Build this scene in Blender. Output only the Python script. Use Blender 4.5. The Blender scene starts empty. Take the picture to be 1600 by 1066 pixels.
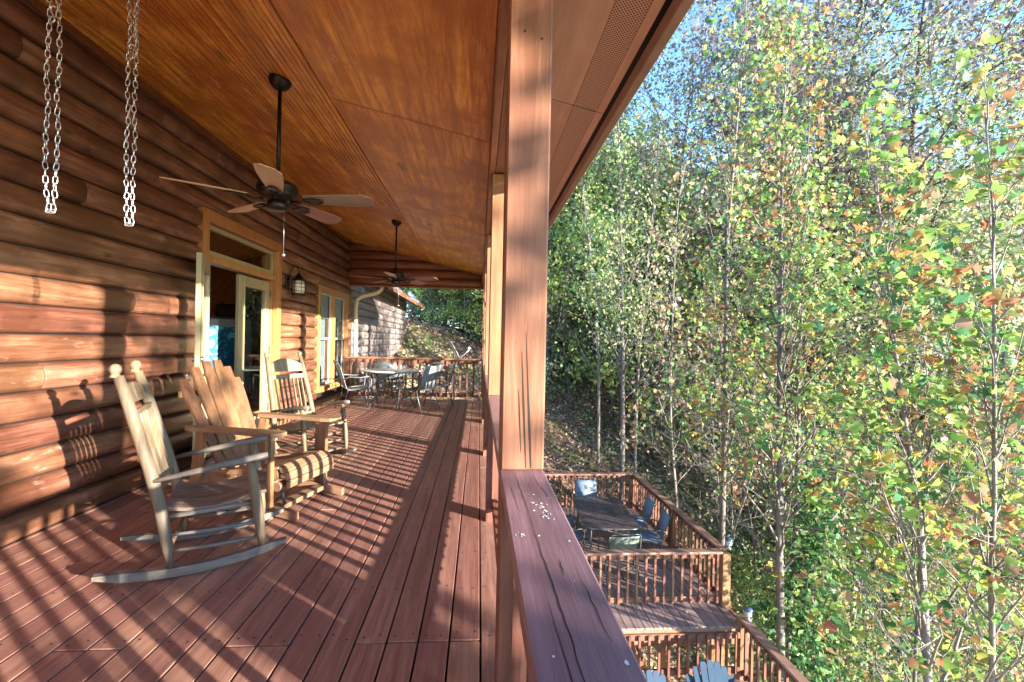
import bpy, math, random
import numpy as np
from math import sin, cos, pi, radians, sqrt, atan2, hypot
from mathutils import Vector, Matrix
rnd = random.Random(7)
S = bpy.context.scene
COL = S.collection

# ------------------------------------------------------------------ camera
F_PX, VPX, VPY, ROLL, EYE = 720.0, 748.0, 532.0, radians(1.2), 1.35
def make_camera():
    dx, dy = VPX-800, -(VPY-533)
    lx = dx*cos(ROLL)-dy*sin(ROLL); ly = dx*sin(ROLL)+dy*cos(ROLL)
    yaw = atan2(-lx, F_PX); pitch = -atan2(ly, hypot(F_PX, lx))
    fwd = Vector((sin(yaw)*cos(pitch), cos(yaw)*cos(pitch), sin(pitch)))
    right = Vector((cos(yaw), -sin(yaw), 0)); up = right.cross(fwd)
    r2 = right*cos(ROLL)+up*sin(ROLL); u2 = -right*sin(ROLL)+up*cos(ROLL)
    cam = bpy.data.cameras.new('camera'); o = bpy.data.objects.new('camera', cam); COL.objects.link(o)
    m = Matrix.Identity(4)
    for i in range(3):
        m[i][0] = r2[i]; m[i][1] = u2[i]; m[i][2] = -fwd[i]
    m[2][3] = EYE
    o.matrix_world = m
    cam.sensor_width = 36; cam.lens = F_PX*36/1600; cam.clip_end = 2000; cam.clip_start = .02
    S.camera = o
make_camera()

# ------------------------------------------------------------------ world, sun, exposure
SUN = Vector((1, -.78, .233)).normalized()
w = bpy.data.worlds.new("World"); S.world = w; w.use_nodes = True
nt = w.node_tree; bg = nt.nodes['Background']
sky = nt.nodes.new('ShaderNodeTexSky'); sky.sky_type = 'NISHITA'; sky.sun_disc = False
sky.sun_elevation = math.asin(SUN.z); sky.sun_rotation = atan2(SUN.x, SUN.y)
sky.air_density = 1.0; sky.dust_density = .1; sky.ozone_density = 3.2; sky.altitude = 1400
nt.links.new(sky.outputs[0], bg.inputs[0]); bg.inputs[1].default_value = .15
sl = bpy.data.lights.new('sun', 'SUN'); sl.energy = 4.0; sl.angle = radians(.6); sl.color = (1, .90, .78)
so = bpy.data.objects.new('sun', sl); COL.objects.link(so); so.rotation_euler = SUN.to_track_quat('Z', 'Y').to_euler(); so.location = (20, -15, 12)
S.view_settings.view_transform = 'Standard'; S.view_settings.look = 'None'; S.view_settings.gamma = 1
S.view_settings.exposure = 2.8
S.cycles.max_bounces = 8; S.cycles.diffuse_bounces = 5; S.cycles.transparent_max_bounces = 12
S.cycles.use_denoising = True

# ------------------------------------------------------------------ node helpers
def mat(name):
    m = bpy.data.materials.new(name); m.use_nodes = True
    nt = m.node_tree; return m, nt, nt.nodes['Principled BSDF']
def N(nt, t, **k):
    n = nt.nodes.new('ShaderNode'+t)
    for a, b in k.items(): setattr(n, a, b)
    return n
def ramp(nt, stops, interp='LINEAR'):
    r = N(nt, 'ValToRGB'); r.color_ramp.interpolation = interp
    e = r.color_ramp.elements
    while len(e) < len(stops): e.new(.5)
    for x, (p, c) in zip(e, stops): x.position = p; x.color = (*c, 1) if len(c) == 3 else c
    return r
def mixc(nt, f, a, b, mode='MIX'):
    m = N(nt, 'Mix', data_type='RGBA', blend_type=mode)
    for s, v in ((0, f), (6, a), (7, b)):
        if hasattr(v, 'is_linked') or hasattr(v, 'links'): nt.links.new(v, m.inputs[s])
        else: m.inputs[s].default_value = v if s == 0 else (*v, 1)
    return m.outputs[2]
def mathn(nt, op, a, b=None, c=None):
    m = N(nt, 'Math', operation=op)
    for i, v in enumerate((a, b, c)):
        if v is None: continue
        if hasattr(v, 'links'): nt.links.new(v, m.inputs[i])
        else: m.inputs[i].default_value = v
    return m.outputs[0]
def coords(nt, scale, rand=True, kind='Object'):
    tc = N(nt, 'TexCoord'); v = tc.outputs[kind]
    if rand:
        oi = N(nt, 'ObjectInfo'); sc = N(nt, 'VectorMath', operation='SCALE'); sc.inputs[0].default_value = (13.1, 7.7, 9.3)
        nt.links.new(oi.outputs['Random'], sc.inputs['Scale'])
        ad = N(nt, 'VectorMath', operation='ADD'); nt.links.new(v, ad.inputs[0]); nt.links.new(sc.outputs[0], ad.inputs[1]); v = ad.outputs[0]
    mp = N(nt, 'Mapping'); mp.inputs['Scale'].default_value = scale; nt.links.new(v, mp.inputs[0])
    return v, mp.outputs[0]
def noise(nt, vec, scale, detail=4, rough=.55, dist=0):
    n = N(nt, 'TexNoise'); n.inputs['Scale'].default_value = scale; n.inputs['Detail'].default_value = detail
    n.inputs['Roughness'].default_value = rough; n.inputs['Distortion'].default_value = dist
    nt.links.new(vec, n.inputs['Vector']); return n.outputs['Fac']
def wood(name, dark, light, axis='Y', grain=28, rough=.55, mott=.5, mottcol=None, var=.25, knots=0, bump=.25, spec=.4, wear=0, wearcol=(.5, .45, .42)):
    m, nt, p = mat(name)
    sc = [1, 1, 1]; sc['XYZ'.index(axis)] = .06
    v, g = coords(nt, sc)
    g1 = noise(nt, g, grain, 5, .6, .6)
    g2 = noise(nt, g, grain*5, 3, .6)
    gg = mathn(nt, 'ADD', mathn(nt, 'MULTIPLY', g1, .7), mathn(nt, 'MULTIPLY', g2, .3))
    r = ramp(nt, [(.40, dark), (.60, light)]); nt.links.new(gg, r.inputs[0]); c = r.outputs[0]
    big = noise(nt, v, 2.3, 4, .6)
    mr = ramp(nt, [(.38, (0, 0, 0)), (.62, (1, 1, 1))]); nt.links.new(big, mr.inputs[0])
    mc = mottcol or tuple(x*.55 for x in dark)
    c = mixc(nt, mathn(nt, 'MULTIPLY', mr.outputs[0], mott), c, mc)
    bn = noise(nt, g, 5.5, 6, .72, 1.2)
    br = ramp(nt, [(.50, (0, 0, 0)), (.66, (1, 1, 1))]); nt.links.new(bn, br.inputs[0])
    c = mixc(nt, mathn(nt, 'MULTIPLY', br.outputs[0], mott*.75), c, tuple(x*.60 for x in dark))
    if knots:
        sc2 = [1, 1, 1]; sc2['XYZ'.index(axis)] = .45
        mp = N(nt, 'Mapping'); mp.inputs['Scale'].default_value = sc2; nt.links.new(v, mp.inputs[0])
        vo = N(nt, 'TexVoronoi'); vo.inputs['Scale'].default_value = knots; nt.links.new(mp.outputs[0], vo.inputs['Vector'])
        kr = ramp(nt, [(.03, (1, 1, 1)), (.14, (0, 0, 0))]); nt.links.new(vo.outputs['Distance'], kr.inputs[0])
        c = mixc(nt, mathn(nt, 'MULTIPLY', kr.outputs[0], .75), c, tuple(x*.22 for x in dark))
    if wear:
        wv, wg = coords(nt, [(.35 if a == axis else 1.0) for a in 'XYZ'])
        wn = noise(nt, wg, 9, 7, .72)
        wr = ramp(nt, [(.60, (0, 0, 0)), (.72, (1, 1, 1))]); nt.links.new(wn, wr.inputs[0])
        c = mixc(nt, mathn(nt, 'MULTIPLY', wr.outputs[0], wear), c, wearcol)
    oi = N(nt, 'ObjectInfo'); hs = N(nt, 'HueSaturation')
    nt.links.new(mathn(nt, 'MULTIPLY_ADD', oi.outputs['Random'], var, 1-var/2), hs.inputs['Value'])
    nt.links.new(mathn(nt, 'MULTIPLY_ADD', oi.outputs['Random'], .02, .49), hs.inputs['Hue'])
    nt.links.new(c, hs.inputs['Color']); nt.links.new(hs.outputs[0], p.inputs['Base Color'])
    rr = mathn(nt, 'MULTIPLY_ADD', g1, .25, rough-.12); nt.links.new(rr, p.inputs['Roughness'])
    p.inputs['Specular IOR Level'].default_value = spec
    b = N(nt, 'Bump'); b.inputs['Strength'].default_value = bump; b.inputs['Distance'].default_value = .004
    nt.links.new(gg, b.inputs['Height']); nt.links.new(b.outputs[0], p.inputs['Normal'])
    return m
def plain(name, col, rough=.5, metal=0, spec=.5, mottle=.15, scale=12):
    m, nt, p = mat(name)
    v, g = coords(nt, (1, 1, 1)); n = noise(nt, g, scale, 4, .6)
    r = ramp(nt, [(.3, tuple(c*(1-mottle) for c in col)), (.7, tuple(min(1, c*(1+mottle)) for c in col))])
    nt.links.new(n, r.inputs[0]); nt.links.new(r.outputs[0], p.inputs['Base Color'])
    p.inputs['Roughness'].default_value = rough; p.inputs['Metallic'].default_value = metal; p.inputs['Specular IOR Level'].default_value = spec
    return m
def glass(name, tint=(.9, .95, .95)):
    m = bpy.data.materials.new(name); m.use_nodes = True; nt = m.node_tree; nt.nodes.remove(nt.nodes['Principled BSDF'])
    out = nt.nodes['Material Output']; t = N(nt, 'BsdfTransparent'); t.inputs[0].default_value = (*tint, 1)
    g = N(nt, 'BsdfGlossy'); g.inputs['Roughness'].default_value = .01; fr = N(nt, 'Fresnel'); fr.inputs[0].default_value = 2.1
    mx = N(nt, 'MixShader'); ge = N(nt, 'NewGeometry'); nt.links.new(mathn(nt, 'MULTIPLY', fr.outputs[0], mathn(nt, 'SUBTRACT', 1.0, ge.outputs['Backfacing'])), mx.inputs[0]); nt.links.new(t.outputs[0], mx.inputs[1]); nt.links.new(g.outputs[0], mx.inputs[2])
    nt.links.new(mx.outputs[0], out.inputs[0]); return m

M = {}
M['deck'] = wood('deck_stain', (.23, .108, .080), (.41, .215, .155), 'Y', 26, .46, .45, (.28, .138, .105), .36, 0, .35, .5, .6, (.44, .31, .27))
M['deckx'] = wood('deck_stain_cross', (.15, .06, .045), (.25, .11, .078), 'X', 26, .52, .3, None, .25, 0, .3, .4)
M['lowdeck'] = wood('lower_deck_stain', (.20, .13, .12), (.36, .25, .23), 'Y', 26, .6, .4, (.12, .08, .075), .35, 0, .35, .35, .35, (.4, .35, .33))
M['cap'] = wood('cap_rail_stain_sky_tinted', (.175, .096, .112), (.27, .155, .172), 'Y', 20, .38, .30, (.20, .11, .125), .12, 0, .5, .6, .45, (.36, .28, .31))  # purple of the reflected blue sky is mixed into the wood colour
M['capx'] = wood('cap_rail_stain_cross', (.24, .10, .055), (.36, .17, .09), 'X', 20, .5, .3, None, .12, 0, .35, .45)
M['rail'] = wood('railing_stain', (.14, .058, .038), (.235, .105, .068), 'Z', 24, .6, .3, None, .25, 0, .3, .35)
M['railx'] = wood('railing_stain_cross', (.22, .10, .058), (.35, .17, .10), 'X', 24, .6, .3, None, .2, 0, .3, .35)
M['raily'] = wood('railing_stain_long', (.16, .06, .035), (.27, .11, .06), 'Y', 24, .6, .3, None, .2, 0, .3, .35)
M['post'] = wood('post_stain', (.19, .084, .040), (.30, .150, .076), 'Z', 22, .55, .5, (.19, .09, .05), .12, 0, .5, .35)
M['log'] = wood('log_stain', (.13, .051, .028), (.365, .165, .096), 'Y', 18, .38, .8, (.10, .040, .020), .38, 5.2, .9, .55, .8, (.42, .26, .20))
M['logx'] = wood('log_stain_cross', (.15, .040, .014), (.26, .080, .028), 'X', 14, .5, .55, (.12, .035, .014), .25, 3.4, .35, .45)
M['winglog'] = wood('wing_log_shade_tinted', (.19, .16, .155), (.31, .265, .255), 'Y', 14, .55, .5, (.17, .13, .12), .15, 3.0, .35, .4)  # cool cast of blue shade is mixed into the log colour
M['ceil'] = wood('ceiling_stain', (.44, .145, .018), (.86, .42, .075), 'Y', 22, .36, .80, (.38, .12, .02), .2, 2.2, .9, .45, .8, (.85, .50, .26))
M['soffit'] = wood('soffit_stain', (.50, .29, .21), (.60, .36, .27), 'Y', 8, .6, .25, (.34, .16, .10), .08, 0, .08, .3, .2, (.5, .3, .2))
M['beam'] = wood('beam_stain', (.20, .085, .045), (.40, .19, .115), 'Y', 18, .6, .5, (.16, .07, .04), .15, 0, .5, .3, .3, (.52, .34, .25))
M['fascia'] = plain('fascia_metal', (.26, .16, .12), .45, .1, .5)
M['dark'] = plain('dark_gap', (.02, .012, .008), .8)
M['pine'] = wood('pine_casing', (.34, .16, .05), (.48, .25, .09), 'Z', 16, .45, .4, (.36, .16, .045), .12, 3.5, .2, .45)
M['door'] = plain('door_cream_paint', (.34, .28, .15), .42, 0, .5, .08, 5)
M['fir'] = plain('sash_clad', (.62, .50, .30), .45, 0, .5, .1, 5)
M['glass'] = glass('clear_glass')
M['curtain'] = plain('curtain', (.20, .23, .25), .9, 0, .1, .12, 3)
M['blind'] = plain('blind', (.34, .38, .40), .8, 0, .1, .1, 3)
M['bronze'] = plain('bronze_metal', (.022, .016, .012), .38, .6, .5, .3)
M['blade_tan'] = wood('fan_blade_tan', (.45, .30, .18), (.56, .39, .25), 'X', 20, .5, .2, None, .1, 0, .1, .4)
M['blade_red'] = wood('fan_blade_red', (.26, .12, .095), (.33, .17, .135), 'X', 20, .5, .2, None, .1, 0, .1, .4)
M['blade_grey'] = wood('fan_blade_grey', (.18, .13, .10), (.34, .26, .20), 'X', 10, .5, .3, None, .1, 0, .1, .4)
M['zinc'] = plain('zinc_chain', (.62, .64, .66), .28, .85, .6, .2, 60)
M['grey_wood'] = wood('weathered_wood', (.12, .082, .044), (.255, .180, .098), 'Z', 22, .6, .6, (.13, .115, .09), .18, 0, .5, .3, .3, (.52, .50, .47))
M['grey_woodx'] = wood('weathered_wood_long', (.09, .074, .060), (.185, .155, .12), 'X', 22, .6, .5, (.17, .165, .165), .2, 0, .5, .3, .3, (.5, .49, .47))
M['seatwood'] = wood('weathered_seat', (.12, .08, .06), (.25, .18, .14), 'X', 26, .6, .4, (.20, .14, .12), .25, 0, .7, .3, .3, (.46, .40, .36))
M['cedar'] = wood('cedar_varnish', (.145, .066, .029), (.26, .135, .066), 'Z', 16, .45, .5, (.22, .11, .06), .2, 2.6, .35, .45)
M['cedarx'] = wood('cedar_varnish_long', (.19, .10, .053), (.32, .19, .11), 'X', 16, .45, .45, (.25, .14, .085), .2, 2.6, .35, .45)
M['pale_wood'] = wood('pale_rocker_wood', (.19, .138, .078), (.30, .225, .135), 'Z', 18, .55, .4, (.30, .235, .155), .12, 0, .3, .35)
M['iron'] = plain('iron_frame', (.10, .11, .11), .4, .4, .5, .3, 30)
M['palemesh'] = plain('pale_mesh_sling', (.19, .21, .215), .6, 0, .4, .15, 40)
M['bluesling'] = plain('blue_grey_sling', (.13, .18, .24), .6, 0, .4, .15, 30)
M['greensling'] = plain('green_grey_sling', (.15, .19, .155), .6, 0, .4, .15, 30)
M['tabletop'] = plain('pale_table_top', (.55, .62, .60), .22, 0, .6, .1, 10)
M['darktop'] = plain('dark_table_top', (.085, .065, .075), .25, 0, .6, .35, 4)
M['adir'] = plain('blue_plastic', (.035, .060, .095), .85, 0, .15, .08, 6)
M['white'] = plain('white_metal', (.40, .42, .43), .4, 0, .5, .06)
M['steel'] = plain('steel', (.5, .5, .48), .3, .9, .5)
M['guano'] = plain('bird_lime', (.75, .75, .74), .8)
M['brownleaf'] = plain('dry_leaf', (.42, .24, .09), .7)
M['room'] = wood('room_panel', (.36, .15, .05), (.56, .28, .11), 'Y', 12, .5, .3, None, .1, 3, .2, .4)
M['roomfloor'] = wood('room_floor', (.30, .16, .07), (.42, .24, .12), 'Y', 12, .35, .3, None, .1, 0, .1, .5)
M['lampglass'] = plain('lamp_glass', (.70, .62, .52), .25, 0, .6, .25, 20)
M['solar'] = plain('solar_cap', (.05, .09, .16), .25, .2, .6, .2)

# ------------------------------------------------------------------ object helpers
def tag(o, label=None, cat=None, group=None, kind=None):
    if label: o['label'] = label
    if cat: o['category'] = cat
    if group: o['group'] = group
    if kind: o['kind'] = kind
    return o
def empty(name, loc=(0, 0, 0), rz=0, label=None, cat=None, group=None, kind=None, parent=None):
    o = bpy.data.objects.new(name, None); COL.objects.link(o); o.location = loc; o.rotation_euler = (0, 0, rz)
    o.empty_display_size = .1
    if parent: o.parent = parent
    return tag(o, label, cat, group, kind)
def place(name, me, parent=None, loc=(0, 0, 0), rot=(0, 0, 0), scale=None):
    o = bpy.data.objects.new(name, me); COL.objects.link(o); o.parent = parent; o.location = loc; o.rotation_euler = rot
    if scale: o.scale = scale
    return o
def copy_tree(o, parent=None):
    c = o.copy(); COL.objects.link(c); c.parent = parent
    for ch in list(o.children): copy_tree(ch, c)
    return c
class MB:
    def __init__(s): s.v = []; s.f = []; s.sm = []
    def add(s, v, f, smooth=False):
        b = len(s.v); s.v += [tuple(x) for x in v]; s.f += [tuple(i+b for i in q) for q in f]; s.sm += [smooth]*len(f); return s
    def box(s, c, d, ch=.003, rot=None):
        hx, hy, hz = [x/2 for x in d]; ch = min(ch, hx*.45, hy*.45, hz*.45)
        vs = []; idx = {}
        for sx in (-1, 1):
            for sy in (-1, 1):
                for sz in (-1, 1):
                    for a in range(3):
                        p = [sx*(hx-ch), sy*(hy-ch), sz*(hz-ch)]; p[a] = (sx*hx, sy*hy, sz*hz)[a]
                        idx[(sx, sy, sz, a)] = len(vs); vs.append(p)
        fs = []
        def quad(ks):
            pts = [Vector(vs[idx[k]]) for k in ks]; n = (pts[1]-pts[0]).cross(pts[2]-pts[0]); cc = sum(pts, Vector())/len(pts)
            q = [idx[k] for k in ks]; fs.append(q if n.dot(cc) > 0 else q[::-1])
        r = ((-1, -1), (1, -1), (1, 1), (-1, 1))
        for a in range(3):
            for sg in (-1, 1):
                ks = []
                for (p, q) in r:
                    t = [p, q]; t.insert(a, sg); ks.append((*t, a))
                quad(ks)
        for a in range(3):      # edges along axis a
            b, c2 = [i for i in range(3) if i != a]
            for sb in (-1, 1):
                for sc in (-1, 1):
                    def k(sa, ax):
                        t = [0, 0, 0]; t[a] = sa; t[b] = sb; t[c2] = sc; return (*t, ax)
                    quad([k(-1, b), k(1, b), k(1, c2), k(-1, c2)])
        for sx in (-1, 1):
            for sy in (-1, 1):
                for sz in (-1, 1): quad([(sx, sy, sz, 0), (sx, sy, sz, 1), (sx, sy, sz, 2)])
        M3 = rot if rot is not None else Matrix.Identity(3)
        s.add([M3 @ Vector(p)+Vector(c) for p in vs], fs); return s
    def beam(s, p0, p1, wd, th, ch=.003, up=(0, 0, 1)):
        p0, p1 = Vector(p0), Vector(p1); d = p1-p0; x = d.normalized(); u = Vector(up); y = u.cross(x)
        if y.length < 1e-4: y = Vector((0, 1, 0)).cross(x)
        y.normalize(); z = x.cross(y); R = Matrix((x, y, z)).transposed()
        return s.box((p0+p1)/2, (d.length, wd, th), ch, R)
    def tube(s, pts, r, n=8, cap=True):
        pts = [Vector(p) for p in pts]; rs = r if hasattr(r, '__len__') else [r]*len(pts)
        V = []; prev = None
        for i, p in enumerate(pts):
            t = (pts[min(i+1, len(pts)-1)]-pts[max(i-1, 0)]).normalized()
            if prev is None:
                a = Vector((0, 0, 1)) if abs(t.z) < .9 else Vector((1, 0, 0)); u = t.cross(a).normalized()
            else: u = (prev-t*prev.dot(t)).normalized()
            prev = u; v = t.cross(u)
            for k in range(n):
                an = 2*pi*k/n; V.append(p+(u*cos(an)+v*sin(an))*rs[i])
        Fc = []
        for i in range(len(pts)-1):
            for k in range(n):
                a, b = i*n+k, i*n+(k+1) % n; Fc.append((a, b, b+n, a+n))
        s.add(V, Fc, n > 4)
        if cap: s.add([], []); b = len(s.v)-len(V); s.f += [tuple(b+k for k in range(n))[::-1], tuple(b+len(V)-n+k for k in range(n))]; s.sm += [False]*2
        return s
    def lathe(s, prof, c=(0, 0, 0), n=16):
        V = []; Fc = []
        for r, z in prof:
            for k in range(n): V.append((c[0]+r*cos(2*pi*k/n), c[1]+r*sin(2*pi*k/n), c[2]+z))
        for i in range(len(prof)-1):
            for k in range(n):
                a, b = i*n+k, i*n+(k+1) % n; Fc.append((a, b, b+n, a+n))
        s.add(V, Fc, True); return s
    def prism(s, poly, axis, a0, a1):
        """poly in the two other axes (order x,y,z minus axis)"""
        n = len(poly); V = []
        for a in (a0, a1):
            for p in poly:
                t = list(p); t.insert(axis, a); V.append(t)
        Fc = [tuple(range(n))[::-1], tuple(range(n, 2*n))]+[(i, (i+1) % n, n+(i+1) % n, n+i) for i in range(n)]
        s.add(V, Fc); return s
    def mesh(s, name, m):
        me = bpy.data.meshes.new(name); me.from_pydata(s.v, [], s.f); me.materials.append(m)
        me.polygons.foreach_set('use_smooth', s.sm); me.update(); return me
    def build(s, name, m, parent=None, loc=(0, 0, 0), rot=(0, 0, 0)):
        return place(name, s.mesh(name, m), parent, loc, rot)
def fix(me):
    import bmesh
    b = bmesh.new(); b.from_mesh(me); bmesh.ops.recalc_face_normals(b, faces=b.faces); b.to_mesh(me); b.free()

# ================================================================== STRUCTURE: porch deck
Y0, Y1 = -3.0, 10.5
WX = -2.93            # face plane of the wall backing
deck = empty('porch_deck', (0, 0, 0), kind='structure', label='red brown stained porch floor of long boards', cat='deck')
pitch, gap = .139, .009
R_EDGE = .17
k = 0
xr = R_EDGE
screws = MB()
joists = [y for y in np.arange(Y0+.25, Y1, .406)]
while xr > WX+.02:
    xl = xr-pitch; x0 = max(xl+gap, WX+.005)
    if k in (1, 3, 4): cuts = [Y0, -.1, 5.85, Y1]
    elif k % 5 in (2,): cuts = [Y0, 2.08, 7.3, Y1]
    elif k % 5 == 4: cuts = [Y0, 3.7, Y1]
    elif k % 5 == 1: cuts = [Y0, 1.2, 6.1, Y1]
    elif k % 5 == 3: cuts = [Y0, 2.08, 6.5, Y1]
    else: cuts = [Y0, 4.9, Y1]
    if 1 <= k <= 4: cuts = [Y0, 2.08, 6.9+.4*k, Y1]
    wd = xr-x0
    for a, b in zip(cuts[:-1], cuts[1:]):
        mb = MB().box((0, 0, -.019+rnd.uniform(-.0012, .0012)), (wd, b-a-.007, .038), .003)
        mb.build('deck_board', M['deck'], deck, ((x0+xr)/2, (a+b)/2, 0))
    for y in joists:
        for t in (.22, .78):
            c = (x0+wd*t+rnd.uniform(-.008, .008), y+rnd.uniform(-.02, .02), .0016)
            if c[1] < .5: continue
            screws.add([(c[0]+.0052*cos(q*pi/3), c[1]+.0052*sin(q*pi/3), c[2]) for q in range(6)], [tuple(range(6))])
    xr = xl; k += 1
screws.build('deck_screws', M['dark'], deck)['kind'] = 'stuff'
jm = MB()
for y in joists: jm.box(((WX+R_EDGE)/2, y, -.13), (R_EDGE-WX-.05, .038, .18))
jm.box((R_EDGE-.02, (Y0+Y1)/2, -.165), (.038, Y1-Y0, .24)); jm.box(((WX+R_EDGE)/2, Y1-.02, -.165), (R_EDGE-WX, .038, .24))
jm.box((-.45, 2.6, -.245), (1.2, 3.6, .03)); jm.build('deck_joists_and_gap_plate', M['raily'], deck)  # wide plate below the boards is added to hide sunlit green in the gaps

# ================================================================== log wall
LOGH = .19
def log_mesh(L, mat_, axis='Y', bulge=.05, h=LOGH, endround=False):
    ns = 9; prof = []
    for i in range(ns+1):
        t = i/ns; a = pi*t
        prof.append((bulge*max(0, sin(a))**.42, .005+t*(h-.010)))
    prof = [(-.03, 0.005)]+prof+[(-.03, h-.005)]
    mb = MB(); n = len(prof)
    ys = [-L/2, -L/2+.015, L/2-.015, L/2]; V = []
    for j, y in enumerate(ys):
        sh = .82 if j in (0, 3) else 1
        for (x, z) in prof:
            zz = h/2+(z-h/2)*(.94 if j in (0, 3) else 1); xx = x*sh if x > 0 else x
            V.append((xx, y, zz) if axis == 'Y' else (y, -xx, zz))
    Fc = []
    for j in range(3):
        for i in range(n-1):
            a = j*n+i; Fc.append((a, a+1, a+1+n, a+n) if axis == 'X' else (a, a+n, a+n+1, a+1))
    mb.add(V, Fc, True); mb.add(V[:n], [tuple(range(n))]); mb.add(V[-n:], [tuple(range(n))[::-1]])
    me = mb.mesh('log', mat_); fix(me); return me
CZ0, CSL = 3.5, .227            # ceiling height at the wall and slope
def ceil_z(x): return CZ0-CSL*(x+2.95)
# openings on the wall: door 5.02-6.95 up to 2.68 ; window 8.5-10.5 between .33 and 2.30
DOOR = (5.02, 6.93, 2.68); WIN = (8.52, 10.42, .34, 2.30)
wall = empty('log_wall', (WX, 0, 0), kind='structure', label='long brown stained log wall along the porch', cat='wall')
n_rows = 19
joints = {3: [1.2, 8.0], 6: [.35], 9: [2.4], 12: [.1, 3.6], 13: [3.35], 14: [.55], 15: [1.9, 7.6], 16: [3.1], 17: [4.4], 8: [4.1], 10: [1.7], 5: [3.3], 2: [2.6]}
for r in range(n_rows):
    z0, z1 = r*LOGH, (r+1)*LOGH
    segs = [(Y0, Y1+.18)]
    def cut(segs, a, b):
        o = []
        for s, e in segs:
            if e <= a or s >= b: o.append((s, e)); continue
            if s < a: o.append((s, a))
            if e > b: o.append((b, e))
        return o
    if z0 < DOOR[2]-.03: segs = cut(segs, DOOR[0]-.006, DOOR[1]+.006)
    if z1 > WIN[2]+.03 and z0 < WIN[3]-.03: segs = cut(segs, WIN[0]-.006, WIN[1]+.006)
    for j in joints.get(r, []): segs = cut(segs, j-.001, j+.001)
    for s, e in segs:
        if e-s < .04: continue
        place('log', log_mesh(e-s-.003, M['log']), wall, (0, (s+e)/2, z0))
# backing with real openings
bk = MB(); XB0, XB1 = WX-.16, WX-.012
def slab(y0, y1, z0, z1): bk.box(((XB0+XB1)/2, (y0+y1)/2, (z0+z1)/2), (XB1-XB0, y1-y0, z1-z0), .001)
slab(Y0, DOOR[0]+.05, -.3, 3.62); slab(DOOR[0]+.05, DOOR[1]-.05, DOOR[2]-.05, 3.62); slab(DOOR[1]-.05, WIN[0]+.06, -.3, 3.62)
slab(WIN[0]+.06, WIN[1]-.06, -.3, WIN[2]+.06); slab(WIN[0]+.06, WIN[1]-.06, WIN[3]-.06, 3.62); slab(WIN[1]-.06, Y1+.16, -.3, 3.62)
bk.build('wall_backing', M['dark'], wall, (-WX, 0, 0))

# gable end logs hanging over the far railing
gab = empty('gable_wall', (0, Y1, 0), kind='structure', label='dark red log gable closing the porch roof end', cat='wall')
gz = 2.53; r = 0
while gz < 3.45:
    xr_ = min(.1, -2.95+(CZ0-gz-.04)/CSL); xl_ = WX+.05
    if xr_-xl_ > .2: place('log', log_mesh(xr_-xl_, M['logx'], 'X', .05), gab, ((xl_+xr_)/2, -.02, gz))
    gz += LOGH; r += 1
gb = MB(); gb.prism([(WX, 2.53), (.1, 2.53), (.1, ceil_z(.1)-.003), (WX, ceil_z(WX)-.003)], 1, .0, .12); gb.build('gable_backing', M['logx'], gab)
MB().box((-1.42, -.03, 2.515), (3.04, .11, .03)).build('bottom_trim', M['logx'], gab)

# ================================================================== ceiling panels (beadboard sheets)
ceiling = empty('porch_ceiling', (0, 0, 0), kind='structure', label='orange stained beadboard porch ceiling sloping to the beam', cat='ceiling')
BEAM_L, BEAM_R = .055, .225
def bead_panel(x0, x1, L, sp=.0405):
    mb = MB(); V = []; xs = []
    n = max(1, int(round((x1-x0)/sp))); st = (x1-x0)/n
    for i in range(n):
        a = x0+i*st
        xs += [(a+.0005, -.0), (a+.003, .006), (a+.0055, -.001), (a+.008, .005), (a+.0105, 0)]
    xs.append((x1, 0))
    for y in (-L/2, L/2):
        for x, d in xs: V.append((x, y, ceil_z(x)-ceil_z(x0)+d))
    m = len(xs); mb.add(V, [(i, i+1, m+i+1, m+i) for i in range(m-1)])
    # backing thickness
    mb.add([(x0, -L/2, .012), (x1, -L/2, .012+ceil_z(x1)-ceil_z(x0)), (x1, L/2, .012+ceil_z(x1)-ceil_z(x0)), (x0, L/2, .012)], [(0, 1, 2, 3)])
    return mb.mesh('ceiling_panel', M['ceil'])
xe = [BEAM_L, -1.12, -2.30, WX+.0]
ye = {0: [-3.0, -1.46, .98, 3.42, 5.86, 8.3, Y1], 1: [-3.0, -.3, 2.1, 4.54, 6.98, 9.42, Y1], 2: [-3.0, .9, 3.3, 5.8, 8.2, Y1]}
for c in range(3):
    x1_, x0_ = xe[c]-.003, xe[c+1]+.003
    for a, b in zip(ye[c][:-1], ye[c][1:]):
        place('ceiling_panel', bead_panel(x0_, x1_, b-a-.007, 2.0 if c == 0 else .0405), ceiling, (0, (a+b)/2, ceil_z(x0_)+rnd.uniform(-.002, .002)))
# trim strip at wall
MB().box((WX+.05, (Y0+Y1)/2, 3.455), (.03, Y1-Y0-.2, .06)).build('wall_trim', M['logx'], ceiling)
# ================================================================== roof slab, soffit, fascia
roof = empty('porch_roof', (0, 0, 0), kind='structure', label='overhanging porch roof edge with perforated brown soffit', cat='roof')
EX = .75
rb = MB(); rb.prism([(EX, ceil_z(EX)+.06), (EX, ceil_z(EX)+.22), (-7.6, ceil_z(-7.6)+.22), (-7.6, ceil_z(-7.6)+.06)], 1, Y0-.3, Y1+.55)
rb.build('roof_deck', M['dark'], roof)
def soffit_piece(x0, x1, y0, y1, dz, mm, nm, t=.006):
    mb = MB(); z = lambda x: ceil_z(x)+dz
    mb.prism([(x0, z(x0)), (x1, z(x1)), (x1, z(x1)+t), (x0, z(x0)+t)], 1, -(y1-y0)/2, (y1-y0)/2)
    return mb.build(nm, mm, roof, (0, (y0+y1)/2, 0))
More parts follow.
